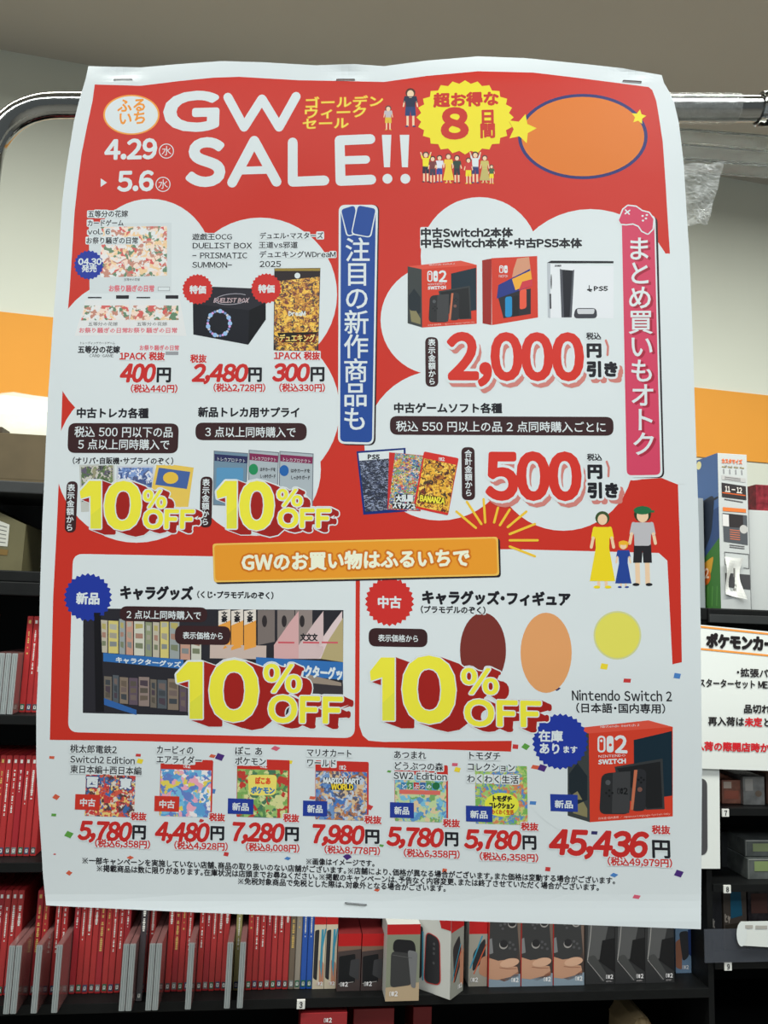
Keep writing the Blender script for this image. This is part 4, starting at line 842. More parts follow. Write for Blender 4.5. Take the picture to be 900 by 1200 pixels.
# right bay
z7, z8, z9 = SH.at(850, 942)[1], SH.at(852, 1029)[1], SH.at(853, 1117)[1]
b2 = sR + .0005
u2 = unit('shelf_unit', 'black shelf unit at right edge behind the poster with numbered shelf tags', b2)
part(u2, b2, 'back_panel', [(b2, sE, DEP, DEP + .01, 0, zR)], blackm); part(u2, b2, 'upright', [(sE, sE + .02, -.03, DEP, 0, zR - .02)], blackm)
for z in (z7, z8, z9, z9 - .2, z9 - .4): part(u2, b2, 'shelf', [(b2, sE, -.034, DEP, z - .014, z)], blackm, .001)
part(u2, b2, 'top_board', [(b2, sE, -.036, DEP, zR - .03, zR)], blackm, .003)
part(u2, b2, 'price_rail', [(b2, sE, -.041, -.036, zR - .028, zR - .012)], darkm, .001)

def face(root, s0, z1, d, psi=None, org=None):
    """print on the front of a box: x, y in millimetres from its top left corner"""
    bpy.context.view_layer.update()
    return Print(lambda x, y, l: SH.loc(s0 + x / 1000, d - .0002 - l, z1 - y / 1000), root, .0001)
# shelf number tags
tagm = mat('tag_paper', (.8, .8, .78), rough=.6)
for root, num, px, py, nm in ((u1, '3', 353, 1170, 'shelf_tag'), (u2, '7', 850, 945.5, 'shelf_tag'), (u2, '8', 852, 1032, 'shelf_tag'), (u2, '9', 853, 1121, 'shelf_tag')):
    a, z = SH.at(px, py, -.036); base = sL if root is u1 else b2
    z = {'3': zC_, '7': z7, '8': z8, '9': z9}[num] - .008
    o = boxes(nm, [(a - base - .007, a - base + .007, -.0366, -.0322 if num == '3' else -.0342, z - .007, z + .007)], tagm, root)
    bpy.context.view_layer.update()
    pr = Print(lambda x, y, l, a=a, z=z: SH.loc(a + x / 1000, -.0368 - l, z - y / 1000), o, .0001)
    pr.text('tag_number', (40, 40, 44), num, -3, 3, 4.5, 12, bold=.3, layer=1); pr.build()

# ------------------------------------------------------------------ game cases
case_red = mat('case_red_plastic', (.42, .030, .032), rough=.28, spec=.6, noise=.06, nscale=40)
case_red2 = mat('case_deep_red_plastic', (.36, .02, .03), rough=.28, spec=.6)
case_clear = mat('case_clear_edge', (.33, .36, .37), rough=.22, spec=.7, noise=.08, nscale=60)
case_clear_top = mat('case_wrap_film', (.20, .09, .09), rough=.15, spec=.9)
white_print = mat('spine_white_print', (.75, .74, .72), rough=.4); rate = [mat('rating_' + n, c, rough=.4) for n, c in (('grey', (.20, .22, .23)), ('green', (.03, .13, .08)), ('blue', (.05, .07, .14)), ('dark', (.07, .08, .09)))]
CW, CDp, CH = .0105, .105, .170
def spine_proto(k, body, extra=None):
    rnd = random.Random(100 + k)
    g = .0003
    v, f = [], []
    def add(b):
        n = len(v); a, q = box_vf(*b); v.extend(a); f.extend([tuple(i + n for i in t) for t in q])
    m_body = bpy.data.meshes.new('case_body'); bm = bmesh.new()
    a, q = box_vf(g, CW - g, 0, CDp, 0, CH); vv = [bm.verts.new(p) for p in a]
    for t in q: bm.faces.new([vv[i] for i in t])
    bmesh.ops.bevel(bm, geom=list(bm.edges), offset=.0009, segments=2, affect='EDGES'); bm.to_mesh(m_body); bm.free(); m_body.materials.append(body)
    x = CW / 2; z = .145
    end = rnd.uniform(.06, .11)
    while z > end:                                   # title running down the spine
        h = rnd.uniform(.0012, .0028); wd = rnd.choice((.0007, .0010, .0013)) + (.0008 if k % 3 == 0 else 0)
        if rnd.random() < .84: add((x - wd, x + wd, -.0004, .0006, z - h, z))
        z -= h + .0009
    add((x - .002, x + .002, -.0004, .0006, .157, .163))
    m_let = bpy.data.meshes.new('spine_lettering'); m_let.from_pydata(v, [], f); m_let.materials.append(white_print if not extra else extra)
    v, f = [], []
    add((.0016, CW - .0016, -.0003, .0006, .004, .0150)); m_rt = bpy.data.meshes.new('rating_label'); m_rt.from_pydata(v, [], f); m_rt.materials.append(rate[k % 4])
    v, f = [], []; add((.0032, CW - .0032, -.0006, .0004, .0065, .0078)); add((.0032, .0045, -.0006, .0004, .008, .0125)); add((CW - .0045, CW - .0032, -.0006, .0004, .008, .0125)); add((.0032, CW - .0032, -.0006, .0004, .0115, .0125))
    m_ic = bpy.data.meshes.new('rating_icon'); m_ic.from_pydata(v, [], f); m_ic.materials.append(white_print)
    return m_body, m_let, m_rt, m_ic
PROTO = [spine_proto(k, case_red if k % 4 else case_red2, None if k % 5 else mat('spine_gold_print', (.62, .42, .14), rough=.4)) for k in range(8)]
CNT = [0]
def spine_case(s0, z, d, label, group, k=None, col=None, tilt=0, h=1):
    CNT[0] += 1; k = CNT[0] * 5 % 8 if k is None else k
    root = empty('game_case', SH.loc(s0, d, z + .0004), label, 'game case', group, SH.psi)
    root.rotation_euler = (0, tilt, SH.psi)
    mb, ml, mr, mi = PROTO[k]
    for nm, me in (('case_body', mb), ('spine_lettering', ml), ('rating_label', mr), ('rating_icon', mi)):
        if col and nm == 'case_body': me = me.copy(); me.materials[0] = col
        o = bpy.data.objects.new(nm, me); COL.objects.link(o); o.parent = root
    return root
def clear_proto():
    bm = bmesh.new()
    a, q = box_vf(.0004, CW - .0004, 0, CH, 0, CDp); vv = [bm.verts.new(p) for p in a]
    for t in q: bm.faces.new([vv[i] for i in t])
    bmesh.ops.bevel(bm, geom=list(bm.edges), offset=.0008, segments=2, affect='EDGES')
    me = bpy.data.meshes.new('case_body'); bm.to_mesh(me); bm.free(); me.materials.append(case_clear); me.materials.append(case_clear_top)
    for p in me.polygons:
        if p.normal.z > .8 or abs(p.normal.x) > .8: p.material_index = 1
    v, f = [], []
    for x in (.0032, .0070):
        n = len(v); a, q = box_vf(x, x + .0006, -.0003, .001, .002, CDp - .002); v += a; f += [tuple(i + n for i in t) for t in q]
    m2 = bpy.data.meshes.new('opening_seam'); m2.from_pydata(v, [], f); m2.materials.append(mat('seam_dark', (.10, .12, .13), rough=.4))
    return me, m2
CP = clear_proto()
def clear_case(s0, z, d, label, group):
    root = empty('game_case', SH.loc(s0, d, z + .0004), label, 'game case', group, SH.psi)
    for nm, me in zip(('case_body', 'opening_seam'), CP):
        o = bpy.data.objects.new(nm, me); COL.objects.link(o); o.parent = root
ORD = 'first second third fourth fifth sixth seventh eighth ninth tenth eleventh twelfth'.split()
def run(row, seq, z, py, ordn):
    """seq of (kind, count, px); cases advance along the shelf without touching"""
    s = -9
    for kind, cnt, px, group in seq:
        d = (-.062 if row == 'C' else -.03) if kind == 'G' else 0
        s = max(s, SH.at(px, py, d)[0])
        for i in range(cnt):
            label = group if cnt == 1 else ORD[i] + ' ' + group
            if kind == 'G': clear_case(s, z, d, label, group)
            elif kind == 'R': spine_case(s, z, d + .0015 * (i % 2), label, group)
            elif kind == 'K': spine_case(s, z, d, label, group, col=DK[i % len(DK)])
            elif kind == 'B': spine_case(s, z, d, label, group, k=1, col=mat('case_blue_plastic', (.02, .09, .42), rough=.3, spec=.6))
            elif kind == 'O': spine_case(s, z, d, label, group, k=2, col=mat('case_olive_sleeve', (.34, .31, .13), rough=.35))
            elif kind == 'D': spine_case(s, z, -.03, label, group, k=3, col=mat('case_dark_wrap', (.05, .04, .05), rough=.2, spec=.8))
            s += CW + .0002
DK = [mat('case_brown_card', (.16, .12, .09), rough=.5), mat('case_beige_card', (.30, .26, .22), rough=.5), mat('case_black_card', (.03, .03, .035), rough=.4), mat('case_grey_card', (.16, .16, .17), rough=.4)]
def g(t): return 'clear-edged game case jutting from the bottom row, ' + t
def r(t): return 'red case from left in the bottom-row set ' + t
run('C', [('R', 7, -34, r('at the left edge')), ('G', 2, 7, g('first cluster from the left')), ('R', 2, 24, r('between first and second clear clusters')), ('G', 1, 37, g('second cluster from the left')),
          ('R', 2, 47, r('between second and third clear clusters')), ('G', 1, 60, g('third cluster from the left')), ('R', 9, 71, r('of nine between clear clusters')), ('G', 2, 137, g('fourth cluster from the left')),
          ('D', 1, 152, 'dark shrink-wrapped game case in the bottom row'), ('R', 1, 160, 'lone red game case right of the dark wrapped one'), ('G', 2, 171, g('fifth cluster from the left')), ('R', 4, 188, r('between fifth and sixth clear clusters')),
          ('G', 1, 216, g('single one left of five red spines')), ('R', 5, 225, r('left of the olive sleeve')), ('G', 1, 260, g('just left of the olive sleeve')), ('O', 1, 266, 'olive-sleeved game case in the bottom row'), ('G', 1, 274, g('just right of the olive sleeve')),
          ('R', 7, 283, r('beside the brown card cases')), ('K', 2, 334, 'thin brown or grey card case beside the blue spines'), ('B', 2, 348, 'blue game case spine in the bottom row')], zC_, 1145, 0)
run('B', [('R', 12, -44, 'red game case from left in the middle row at left edge')], zB, 950, 0)
run('A', [('R', 1, -40, 'red game case at the left end of the upper row'), ('G', 4, -12, 'clear-edged game case jutting from the upper row at left edge'), ('R', 5, 20, 'red game case from left in the upper row beside the poster edge')], zA, 800, 0)

# ------------------------------------------------------------------ boxed accessories on the bottom row
def abox(name, label, group, px0, px1, py, ytop, d, depth, base, z0=None, hmm=None, cat='box'):
    z0 = zC_ if z0 is None else z0
    a = SH.at(px0, py, d)[0] + .0004; b = SH.at(px1, py, d)[0] - .0004
    z1 = SH.at((px0 + px1) / 2, ytop, d)[1] if hmm is None else z0 + hmm
    z0 += .0004; z1 += .0004 if hmm is not None else 0; root = empty(name, SH.loc(a, d, z0), label, cat, group, SH.psi)
    boxes('carton', [(0, b - a, 0, depth, 0, z1 - z0)], base, root, bevel=.0008)
    return root, face(root, a, z1, d), (b - a) * 1000, (z1 - z0) * 1000
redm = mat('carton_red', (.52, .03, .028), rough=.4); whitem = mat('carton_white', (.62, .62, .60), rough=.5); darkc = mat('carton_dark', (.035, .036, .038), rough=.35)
SKIN = (176, 128, 104); SKIN2 = (150, 104, 84); TEAL = (60, 140, 170); K1 = (46, 48, 52); K2 = (56, 58, 62); LB = (150, 172, 190)
def logo2(f, x, y, w_, col=(220, 224, 228), bg=(60, 62, 66)):
    f.quad('logo', col, [(x, y), (x + w_ * .24, y), (x + w_ * .24, y + w_ * .5), (x, y + w_ * .5)], 6, w_ * .1); f.quad('logo', bg, [(x + w_ * .06, y + w_ * .06), (x + w_ * .18, y + w_ * .06), (x + w_ * .18, y + w_ * .44), (x + w_ * .06, y + w_ * .44)], 7)
    f.quad('logo', col, [(x + w_ * .3, y), (x + w_ * .52, y), (x + w_ * .52, y + w_ * .5), (x + w_ * .3, y + w_ * .5)], 6, w_ * .1); f.text('logo', col, '2', x + w_ * .6, x + w_ * .98, y + w_ * .5, w_ * .68, bold=.4, layer=6)
for i, (a, b) in enumerate(((367, 381), (381, 395))):
    rt_, f, w_, h = abox('accessory_box', 'narrow box with a hand pulling a teal strap, red top, %s of two' % ('left' if i == 0 else 'right'), 'boxes with teal strap', a, b, 1120, 1062, 0, .09, whitem)
    f.poly('red_band', (176, 40, 40), [(0, 0), (w_, 0), (w_, h - 108), (0, h - 108)], 1); f.poly('picture', (196, 190, 170), [(0, h - 108), (w_, h - 108), (w_, h), (0, h)], 1)
    f.quad('picture', K1, [(1, h - 98), (9, h - 100), (8, h - 14), (1, h - 18)], 2, 3); f.quad('picture', TEAL, [(13, h - 100), (17, h - 100), (16, h - 18), (12, h - 40)], 3, 1); f.line('picture', TEAL, [(14, h - 60), (20, h - 100)], 2.4, 3)
    f.quad('picture', SKIN, [(10, h - 50), (w_ - 1, h - 44), (w_ - 1, h - 10), (12, h - 4)], 2, 6); logo2(f, w_ - 13, h - 12, 11, bg=SKIN); f.build()
for i, (a, b) in enumerate(((395.5, 423), (423.5, 450))):
    rt_, f, w_, h = abox('accessory_box', 'short box with a dark stand picture under a red band, %s of two' % ('left' if i == 0 else 'right'), 'boxes with dark stands', a, b, 1125, 1094, -.01, .08, mat('carton_dark_red', (.20, .022, .024), rough=.4))
    f.poly('red_band', (172, 34, 36), [(0, 0), (w_, 0), (w_, 21), (0, 21)], 1); f.poly('picture', (70, 62, 62), [(0, 21), (w_, 21), (w_, h), (0, h)], 1); f.poly('picture', (120, 96, 84), [(0, 21), (w_, 21), (w_, 26), (0, 30)], 2)
    f.quad('picture', (28, 30, 33), [(2, 38), (w_ - 10, 34), (w_ - 9, h - 14), (3, h - 10)], 3, 3); f.quad('picture', (60, 62, 66), [(w_ - 18, 44), (w_ - 2, 42), (w_ - 3, h - 18), (w_ - 20, h - 26)], 4, 3); f.line('picture', (150, 150, 150), [(3, h - 12), (w_ - 12, h - 15)], 1.2, 4)
    logo2(f, 6, h - 15, 14); f.build()
rt_, f, w_, h = abox('accessory_box', 'front box with a grey carrying pouch picture, nearest on the bottom row', None, 452.5, 492, 1125, 1083, -.05, .07, whitem)
f.poly('red_band', (176, 36, 38), [(0, 0), (w_, 0), (w_, 17), (0, 17)], 1); f.poly('picture', (126, 134, 118), [(0, 17), (w_, 17), (w_, h), (0, h)], 1); f.poly('picture', (172, 156, 130), [(0, h - 22), (w_, h - 30), (w_, h), (0, h)], 2)
f.quad('picture', (34, 35, 38), [(12, 24), (w_ - 10, 27), (w_ - 6, 52), (10, 46)], 3, 10); f.quad('picture', (58, 60, 62), [(8, 44), (w_ - 18, 48), (w_ - 12, h - 26), (8, h - 22)], 4, 8); f.quad('picture', (110, 114, 118), [(w_ - 22, 42), (w_ - 4, 46), (w_ - 6, h - 20), (w_ - 14, h - 22)], 5, 6)
f.line('picture', (90, 92, 94), [(10, 50), (w_ - 14, 56)], 1, 6); logo2(f, 7, h - 16, 15, bg=(160, 150, 130)); f.build()
# rotated carton
th = R(48); dk = -.052; ca = SH.at(528, 1125, dk); zc0 = zC_ + .0004; hh = SH.at(528, 1070, dk)[1] - zc0
root = empty('accessory_box', SH.loc(ca[0], dk, zc0), 'turned box showing a controller pair on its pale side', 'box', None, SH.psi + th)
W2, D2 = .046, .078
boxes('carton', [(0, W2, 0, D2, 0, hh)], whitem, root, bevel=.0008); bpy.context.view_layer.update(); mw = root.matrix_world.copy()
f = Print(lambda x, y, l: mw @ Vector((x / 1000, -.0002 - l, hh - y / 1000)), root, .0001); w_, h = W2 * 1000, hh * 1000
f.poly('red_band', (176, 36, 38), [(0, 0), (w_, 0), (w_, 34), (0, 34)], 1); f.poly('picture', (140, 146, 140), [(0, 34), (w_, 34), (w_, h), (0, h)], 1); f.quad('picture', K1, [(6, 60), (30, 44), (40, 90), (14, h - 20)], 2, 8); f.line('picture', TEAL, [(6, h - 30), (34, 62)], 2.5, 3); f.line('picture', (190, 90, 60), [(12, h - 26), (40, 66)], 2.5, 3)
f.quad('picture', SKIN, [(w_ - 14, 80), (w_, 70), (w_, h - 10), (w_ - 12, h - 16)], 3, 4); logo2(f, w_ - 20, h - 16, 15, bg=(120, 126, 120)); f.build()
f = Print(lambda x, y, l: mw @ Vector((-.0002 - l, D2 - x / 1000, hh - y / 1000)), root, .0001); w_ = D2 * 1000
f.poly('side_picture', (176, 36, 38), [(w_ - 30, 0), (w_, 0), (w_, 30), (w_ - 20, 30)], 1)
f.quad('side_picture', (180, 60, 60), [(26, 42), (56, 48), (60, h - 18), (24, h - 14)], 1, 12); f.quad('side_picture', K1, [(27.5, 43.5), (54.5, 49), (58, h - 19), (25.5, h - 16)], 2, 11); f.quad('side_picture', K1, [(2, 40), (20, 36), (20, h - 20), (3, h - 16)], 2, 6); f.line('side_picture', TEAL, [(20, 46), (22, h - 18)], 3, 3)
for y in (60, 68, 76, 92): f.ell('side_picture', (80, 82, 86), 44, y, 2.4, 2.4, 3)
f.build()
rt_, f, w_, h = abox('accessory_box', 'narrow box with a diagonal controller picture beside the grip-hand boxes', None, 549, 571, 1125, 1066, -.004, .08, whitem)
f.poly('red_band', (176, 36, 38), [(0, 0), (w_, 0), (w_, 42), (0, 42)], 1); f.poly('picture', (150, 150, 142), [(0, 42), (w_, 42), (w_, h), (0, h)], 1); f.quad('picture', K1, [(8, 74), (w_ - 4, 48), (w_ - 3, 84), (7, h - 24)], 2, 7); f.line('picture', TEAL, [(3, 100), (w_ - 10, 46)], 2.5, 3); f.line('picture', (190, 90, 60), [(10, 110), (w_ - 2, 60)], 2, 3)
f.quad('picture', SKIN, [(w_ - 12, 84), (w_, 78), (w_, h - 14), (w_ - 16, h - 22)], 3, 5); logo2(f, 4, h - 15, 14, bg=(110, 114, 110)); f.build()
for i, (a, b) in enumerate(((572, 610), (610, 647.7), (647.7, 684.5))):
    rt_, f, w_, h = abox('accessory_box', 'box with a hand gripping a black controller, %s of three' % ('left', 'middle', 'right')[i], 'boxes with gripped controllers', a, b, 1120, 1060, -.008, .09, redm)
    f.poly('picture', (70, 62, 60), [(1.5, 0), (w_, 0), (w_, h), (1.5, h)], 1); f.poly('picture', (110, 96, 88), [(w_ - 10, 0), (w_, 0), (w_, h - 40), (w_ - 3, h - 70)], 2)
    f.quad('picture', (58, 60, 62), [(4, 10), (w_ - 8, 6), (w_ - 3, h - 50), (3, h - 42)], 3, 12); f.quad('picture', (120, 124, 128), [(1.5, h - 82), (6, h - 84), (9, h - 58), (1.5, h - 56)], 4, 1)
    f.ell('picture', (150, 150, 150), 28, h - 72, 8, 7.5, 5); f.ell('picture', (44, 45, 48), 28.5, h - 74, 7.4, 6.6, 6); f.ell('picture', (150, 150, 150), 44, h - 108, 8, 7, 5); f.ell('picture', (44, 45, 48), 44, h - 110, 7.4, 6.4, 6)
    for x, y in ((40, 66), (46, 72), (40, 76), (50, 64), (26, 100), (22, 106), (30, 108)): f.ell('picture', (82, 84, 88), x, h - y, 2.6, 2.4, 6)
    f.ell('picture', (200, 164, 140), w_ * .66, h - 41, w_ * .3, 7.5, 8, rot=-.16); f.poly('picture', (184, 144, 120), [(1.5, h - 50), (w_ * .3, h - 45), (w_ * .5, h - 46), (w_ * .62, h - 36), (w_ - 6, h - 34), (w_ - 4, h - 26), (w_ * .7, h - 17), (w_ * .3, h - 12), (1.5, h - 14)], 6); f.line('picture', (150, 108, 88), [(w_ * .35, h - 33), (w_ * .6, h - 31), (w_ - 8, h - 31)], 1.2, 7); f.poly('picture', (150, 106, 86), [(w_ * .2, h - 16), (w_ - 4, h - 26), (w_ - 3, h - 18), (w_ * .5, h - 9)], 5)
    f.poly('picture', (130, 150, 166), [(1.5, h - 16), (w_, h - 22), (w_, h), (1.5, h)], 5); logo2(f, w_ - 17, h - 15, 14, bg=(130, 150, 166)); f.build()
for i, (a, b) in enumerate(((685, 720.3), (720.3, 755.7), (755.7, 790))):
    rt_, f, w_, h = abox('accessory_box', 'dark box with a close-up controller grip, %s of three' % ('left', 'middle', 'right')[i], 'dark boxes with grip close-ups', a, b, 1120, 1062, -.006, .09, darkc)
    f.poly('picture', (50, 52, 54), [(0, 0), (w_, 0), (w_, h), (0, h)], 1); f.quad('picture', (84, 87, 89), [(8, 0), (w_ - 4, 0), (w_ - 26, h - 44), (4, h - 36)], 2, 6); f.line('picture', (150, 152, 152), [(15, 8), (10, 60), (5, h - 42)], 1.6, 3)
    f.quad('picture', (68, 71, 72), [(4, h - 46), (18, h - 52), (w_ - 12, h - 12), (w_ - 24, h - 2)], 4, 6); f.poly('picture', (30, 31, 33), [(w_ - 24, h - 76), (w_, h - 80), (w_, h - 20), (w_ - 30, h - 40)], 5); f.line('picture', (150, 152, 154), [(5, h - 40), (w_ - 22, h - 6)], 1, 5)
    logo2(f, w_ - 17, h - 16, 14); f.text('logo', (200, 200, 204), 'NINTENDO', w_ - 17, w_ - 5, h - 3.5, 3.2, layer=6); f.build()
rt_, f, w_, h = abox('accessory_box', 'small blue box with a hand-held controller at the right end of the bottom row', None, 791.5, 810, 1120, 1084, .03, .07, mat('carton_blue', (.16, .24, .34), rough=.4))
f.poly('picture', (110, 140, 170), [(0, 0), (w_, 0), (w_, h), (0, h)], 1); f.quad('picture', SKIN2, [(0, 30), (14, 22), (12, h - 6), (0, h - 10)], 2, 4); f.quad('picture', K2, [(7, 12), (w_ - 4, 10), (w_ - 4, h - 30), (14, h - 20)], 3, 8); f.quad('picture', (40, 60, 110), [(w_ - 6, 8), (w_, 8), (w_, h - 30), (w_ - 5, h - 34)], 4)
logo2(f, 13, h - 14, 13, bg=(110, 140, 170)); f.build()

# next row down
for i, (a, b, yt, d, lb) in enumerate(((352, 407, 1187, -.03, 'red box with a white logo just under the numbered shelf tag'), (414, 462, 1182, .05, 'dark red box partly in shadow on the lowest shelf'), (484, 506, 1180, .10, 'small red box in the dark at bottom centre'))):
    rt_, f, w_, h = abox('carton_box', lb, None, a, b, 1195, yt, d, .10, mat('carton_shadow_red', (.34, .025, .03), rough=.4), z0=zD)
    if i == 0: logo2(f, w_ * .5, 8, 14, bg=(120, 24, 28))
    f.build()
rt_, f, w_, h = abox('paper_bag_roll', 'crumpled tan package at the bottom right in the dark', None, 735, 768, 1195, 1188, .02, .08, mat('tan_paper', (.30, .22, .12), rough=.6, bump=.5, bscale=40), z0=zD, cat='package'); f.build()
# turn that box into a rounded crumpled packet
pk = rt_.children[0]
bm = bmesh.new(); bm.from_mesh(pk.data); bmesh.ops.subdivide_edges(bm, edges=bm.edges[:], cuts=3, use_grid_fill=True)
mx_ = max(v.co.z for v in bm.verts); wx = max(v.co.x for v in bm.verts)
for v in bm.verts:
    if v.co.z > mx_ * .6: k = 1 - ((v.co.x / wx - .5) * 2) ** 2; v.co.z = v.co.z * (.82 + .18 * k) ; v.co.y += .01 * random.uniform(-1, 1)
bm.to_mesh(pk.data); bm.free()

# ------------------------------------------------------------------ top left: tray, wrapped bundle, cardboard carton
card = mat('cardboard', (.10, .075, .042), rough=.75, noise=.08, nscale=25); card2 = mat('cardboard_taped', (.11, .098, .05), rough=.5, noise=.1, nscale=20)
a0 = sL + .02; a1 = SH.at(190, 540)[0]; zt = SH.at(30, 509, -.02)[1]
tr = empty('cardboard_tray', SH.loc(a0, -.02, zU + .0005), 'shallow brown cardboard tray on top of the black cabinet', 'tray', None, SH.psi)
L_ = a1 - a0; H_ = zt - zU
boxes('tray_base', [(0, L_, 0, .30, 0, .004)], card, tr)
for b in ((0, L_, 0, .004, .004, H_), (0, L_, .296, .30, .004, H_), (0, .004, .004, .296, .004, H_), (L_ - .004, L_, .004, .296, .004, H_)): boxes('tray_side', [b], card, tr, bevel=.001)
wrap = mat('white_plastic_wrap', (.80, .78, .66), rough=.25, spec=.6, bump=.6, bscale=30)
def bundle(s0, s1_, z0, z1, d0, d1, nm, lb, m):
    bm = bmesh.new(); bmesh.ops.create_icosphere(bm, subdivisions=4, radius=1)
    rnd = random.Random(5)
    for v in bm.verts:
        c = v.co; q = [math.copysign(abs(c[i]) ** .62, c[i]) for i in range(3)]
        wob = 1 + .05 * math.sin(9 * c.x + 4 * c.z) + .04 * math.sin(13 * c.y + 7 * c.x)
        v.co = Vector((q[0] * (s1_ - s0) / 2, q[1] * (d1 - d0) / 2, q[2] * (z1 - z0) / 2 * (wob if c.z > 0 else 1) + (z1 - z0) / 2))
    me = bpy.data.meshes.new(nm); bm.to_mesh(me); bm.free(); me.materials.append(m)
    for p in me.polygons: p.use_smooth = True
    o = bpy.data.objects.new(nm, me); COL.objects.link(o); o.location = SH.loc((s0 + s1_) / 2, (d0 + d1) / 2, z0); o.rotation_euler = (0, 0, SH.psi); return tag(o, lb, 'bundle')
sa = SH.at(-50, 490, .1)[0]; sb = SH.at(150, 490, .1)[0]
bundle(sa, sb, zU + .006, SH.at(40, 466, .1)[1], .02, .24, 'wrapped_bundle', 'bulky white plastic-wrapped bundle lying in the cardboard tray', wrap)
cx0 = SH.at(-45, 640, .0)[0]; cx1 = SH.at(28, 640, .0)[0]; hL = SH.at(0, 590, 0)[1] - zT; hR = SH.at(28, 615, .0)[1] - zT
cb = empty('cardboard_carton', SH.loc(cx0, 0, zT + .0005), 'taped cardboard carton with a sloping top inside the black cabinet', 'carton', None, SH.psi)
w0 = cx1 - cx0; zl = min(zU - .03 - zT, hL + (hL - hR) * 1.4)
v = [(0, 0, 0), (w0, 0, 0), (w0, 0, hR), (0, 0, zl), (0, .14, 0), (w0, .14, 0), (w0, .14, hR * .96), (0, .14, zl)]
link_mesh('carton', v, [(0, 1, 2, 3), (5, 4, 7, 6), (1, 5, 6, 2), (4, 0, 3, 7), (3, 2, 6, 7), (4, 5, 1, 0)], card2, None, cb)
bpy.context.view_layer.update(); fl = Print(lambda x, y, l: SH.loc(cx0 + x / 1000, -.0003 - l, zT + y / 1000), cb, .0001)
xr = (SH.at(10, 630)[0] - cx0) * 1000
fl.poly('carton_tape', (104, 86, 50), [(0, (hL - .03) * 1000 * .5), (xr + 2, 38), (xr + 1, 28), (0, 30)], 1); fl.poly('shipping_label', (170, 176, 170), [(xr - 45, 46), (xr, 44), (xr, 84), (xr - 45, 100)], 2)
for k in range(5): fl.poly('label_lines', (80, 84, 84), [(xr - 30, 52 + k * 8), (xr - 4, 50 + k * 7), (xr - 4, 51.5 + k * 7), (xr - 30, 53.5 + k * 8)], 3)
fl.build()
bx = SH.at(-6, 500, 0)[0]
tag(boxes('flat_box', [(0, .05, 0, .06, 0, .012)], mat('dark_brown_card', (.05, .035, .02), rough=.5), loc=SH.loc(bx - .03, -.019, zt), rz=SH.psi, bevel=.002), 'small dark flat box on the rim of the cardboard tray at left edge', 'box')

# ------------------------------------------------------------------ top right: console carton and neighbours
def fbox(name, label, cat, px0, px1, pm, pyt, d, depth, m, z0=None, dx=0):
    z0 = zR if z0 is None else z0; a = SH.at(px0, pm, d)[0]; b = SH.at(px1, pm, d)[0]; z1 = SH.at((px0 + px1) / 2, pyt, d)[1]
    z0 += .0004; root = empty(name, SH.loc(a, d, z0), label, cat, None, SH.psi); boxes('carton', [(0, b - a, 0, depth, 0, z1 - z0)], m, root, bevel=.001); bpy.context.view_layer.update()
    return root, a, b, z1, (b - a) * 1000, (z1 - z0) * 1000
grey_c = mat('carton_pale_grey', (.52, .54, .55), rough=.5); 
root, a, b, z1, w_, h = fbox('console_carton', 'tall narrow game carton with white printed spine and blue-green side', 'box', 843, 877.5, 620, 532, 0, .125, grey_c)
f = face(root, a, z1, 0); kx = w_ / 165.0; ky = h / 905.0
def fx(x): return (x - 265) * kx
def fy(y): return (y - 155) * ky
f.text('orange_lettering', (206, 110, 70), 'カスタマイズ', fx(285), fx(402), fy(212), 30 * ky, bold=.6); f.text('caption_lettering', (90, 90, 94), '選べるプレイ', fx(300), fx(400), fy(236), 12 * ky)
for i in range(4): f.quad('icons', (150, 140, 100), [(fx(286 + i * 34), fy(232)), (fx(310 + i * 34), fy(234)), (fx(310 + i * 34), fy(240)), (fx(286 + i * 34), fy(238))], 2); f.line('icons', (120, 124, 130), [(fx(296 + i * 34), fy(250)), (fx(297 + i * 34), fy(275))], 2.0, 2)
f.quad('panel', (172, 176, 178), [(fx(285), fy(285)), (fx(418), fy(298)), (fx(418), fy(322)), (fx(285), fy(312))], 1)
for y in (300, 310): f.quad('small_line#%d' % y, (90, 90, 94), [(fx(300), fy(y - 6)), (fx(390), fy(y)), (fx(390), fy(y + 4)), (fx(300), fy(y - 2))], 2)
f.quad('date_panel', (54, 52, 54), [(fx(282), fy(330)), (fx(419), fy(344)), (fx(420), fy(425)), (fx(283), fy(415))], 2); f.text('date_lettering', (214, 214, 210), '11 - 12', fx(300), fx(396), fy(382), 44 * ky, bold=.4, slope=.05); f.quad('date_panel', (200, 96, 50), [(fx(285), fy(386)), (fx(415), fy(396)), (fx(415), fy(402)), (fx(285), fy(392))], 3)
f.quad('small_line', (90, 90, 94), [(fx(296), fy(424)), (fx(400), fy(436)), (fx(400), fy(442)), (fx(296), fy(430))], 2); f.quad('orange_strip', (204, 116, 60), [(fx(286), fy(474)), (fx(416), fy(478)), (fx(416), fy(500)), (fx(286), fy(497))], 2)
f.quad('photo_panel', (78, 84, 90), [(fx(284), fy(508)), (fx(421), fy(516)), (fx(421), fy(688)), (fx(287), fy(674))], 2); f.quad('photo_panel', (52, 50, 52), [(fx(320), fy(512)), (fx(398), fy(516)), (fx(398), fy(590)), (fx(320), fy(590))], 3)
f.quad('photo_panel', (200, 204, 206), [(fx(284), fy(515)), (fx(318), fy(518)), (fx(318), fy(586)), (fx(284), fy(584))], 3); f.ell('photo_panel', (176, 180, 180), fx(400), fy(598), 9, 9, 4)
for k in range(5): f.quad('photo_panel', (190, 110, 84), [(fx(322), fy(602 + k * 13)), (fx(378), fy(606 + k * 13)), (fx(378), fy(611 + k * 13)), (fx(322), fy(607 + k * 13))], 4)
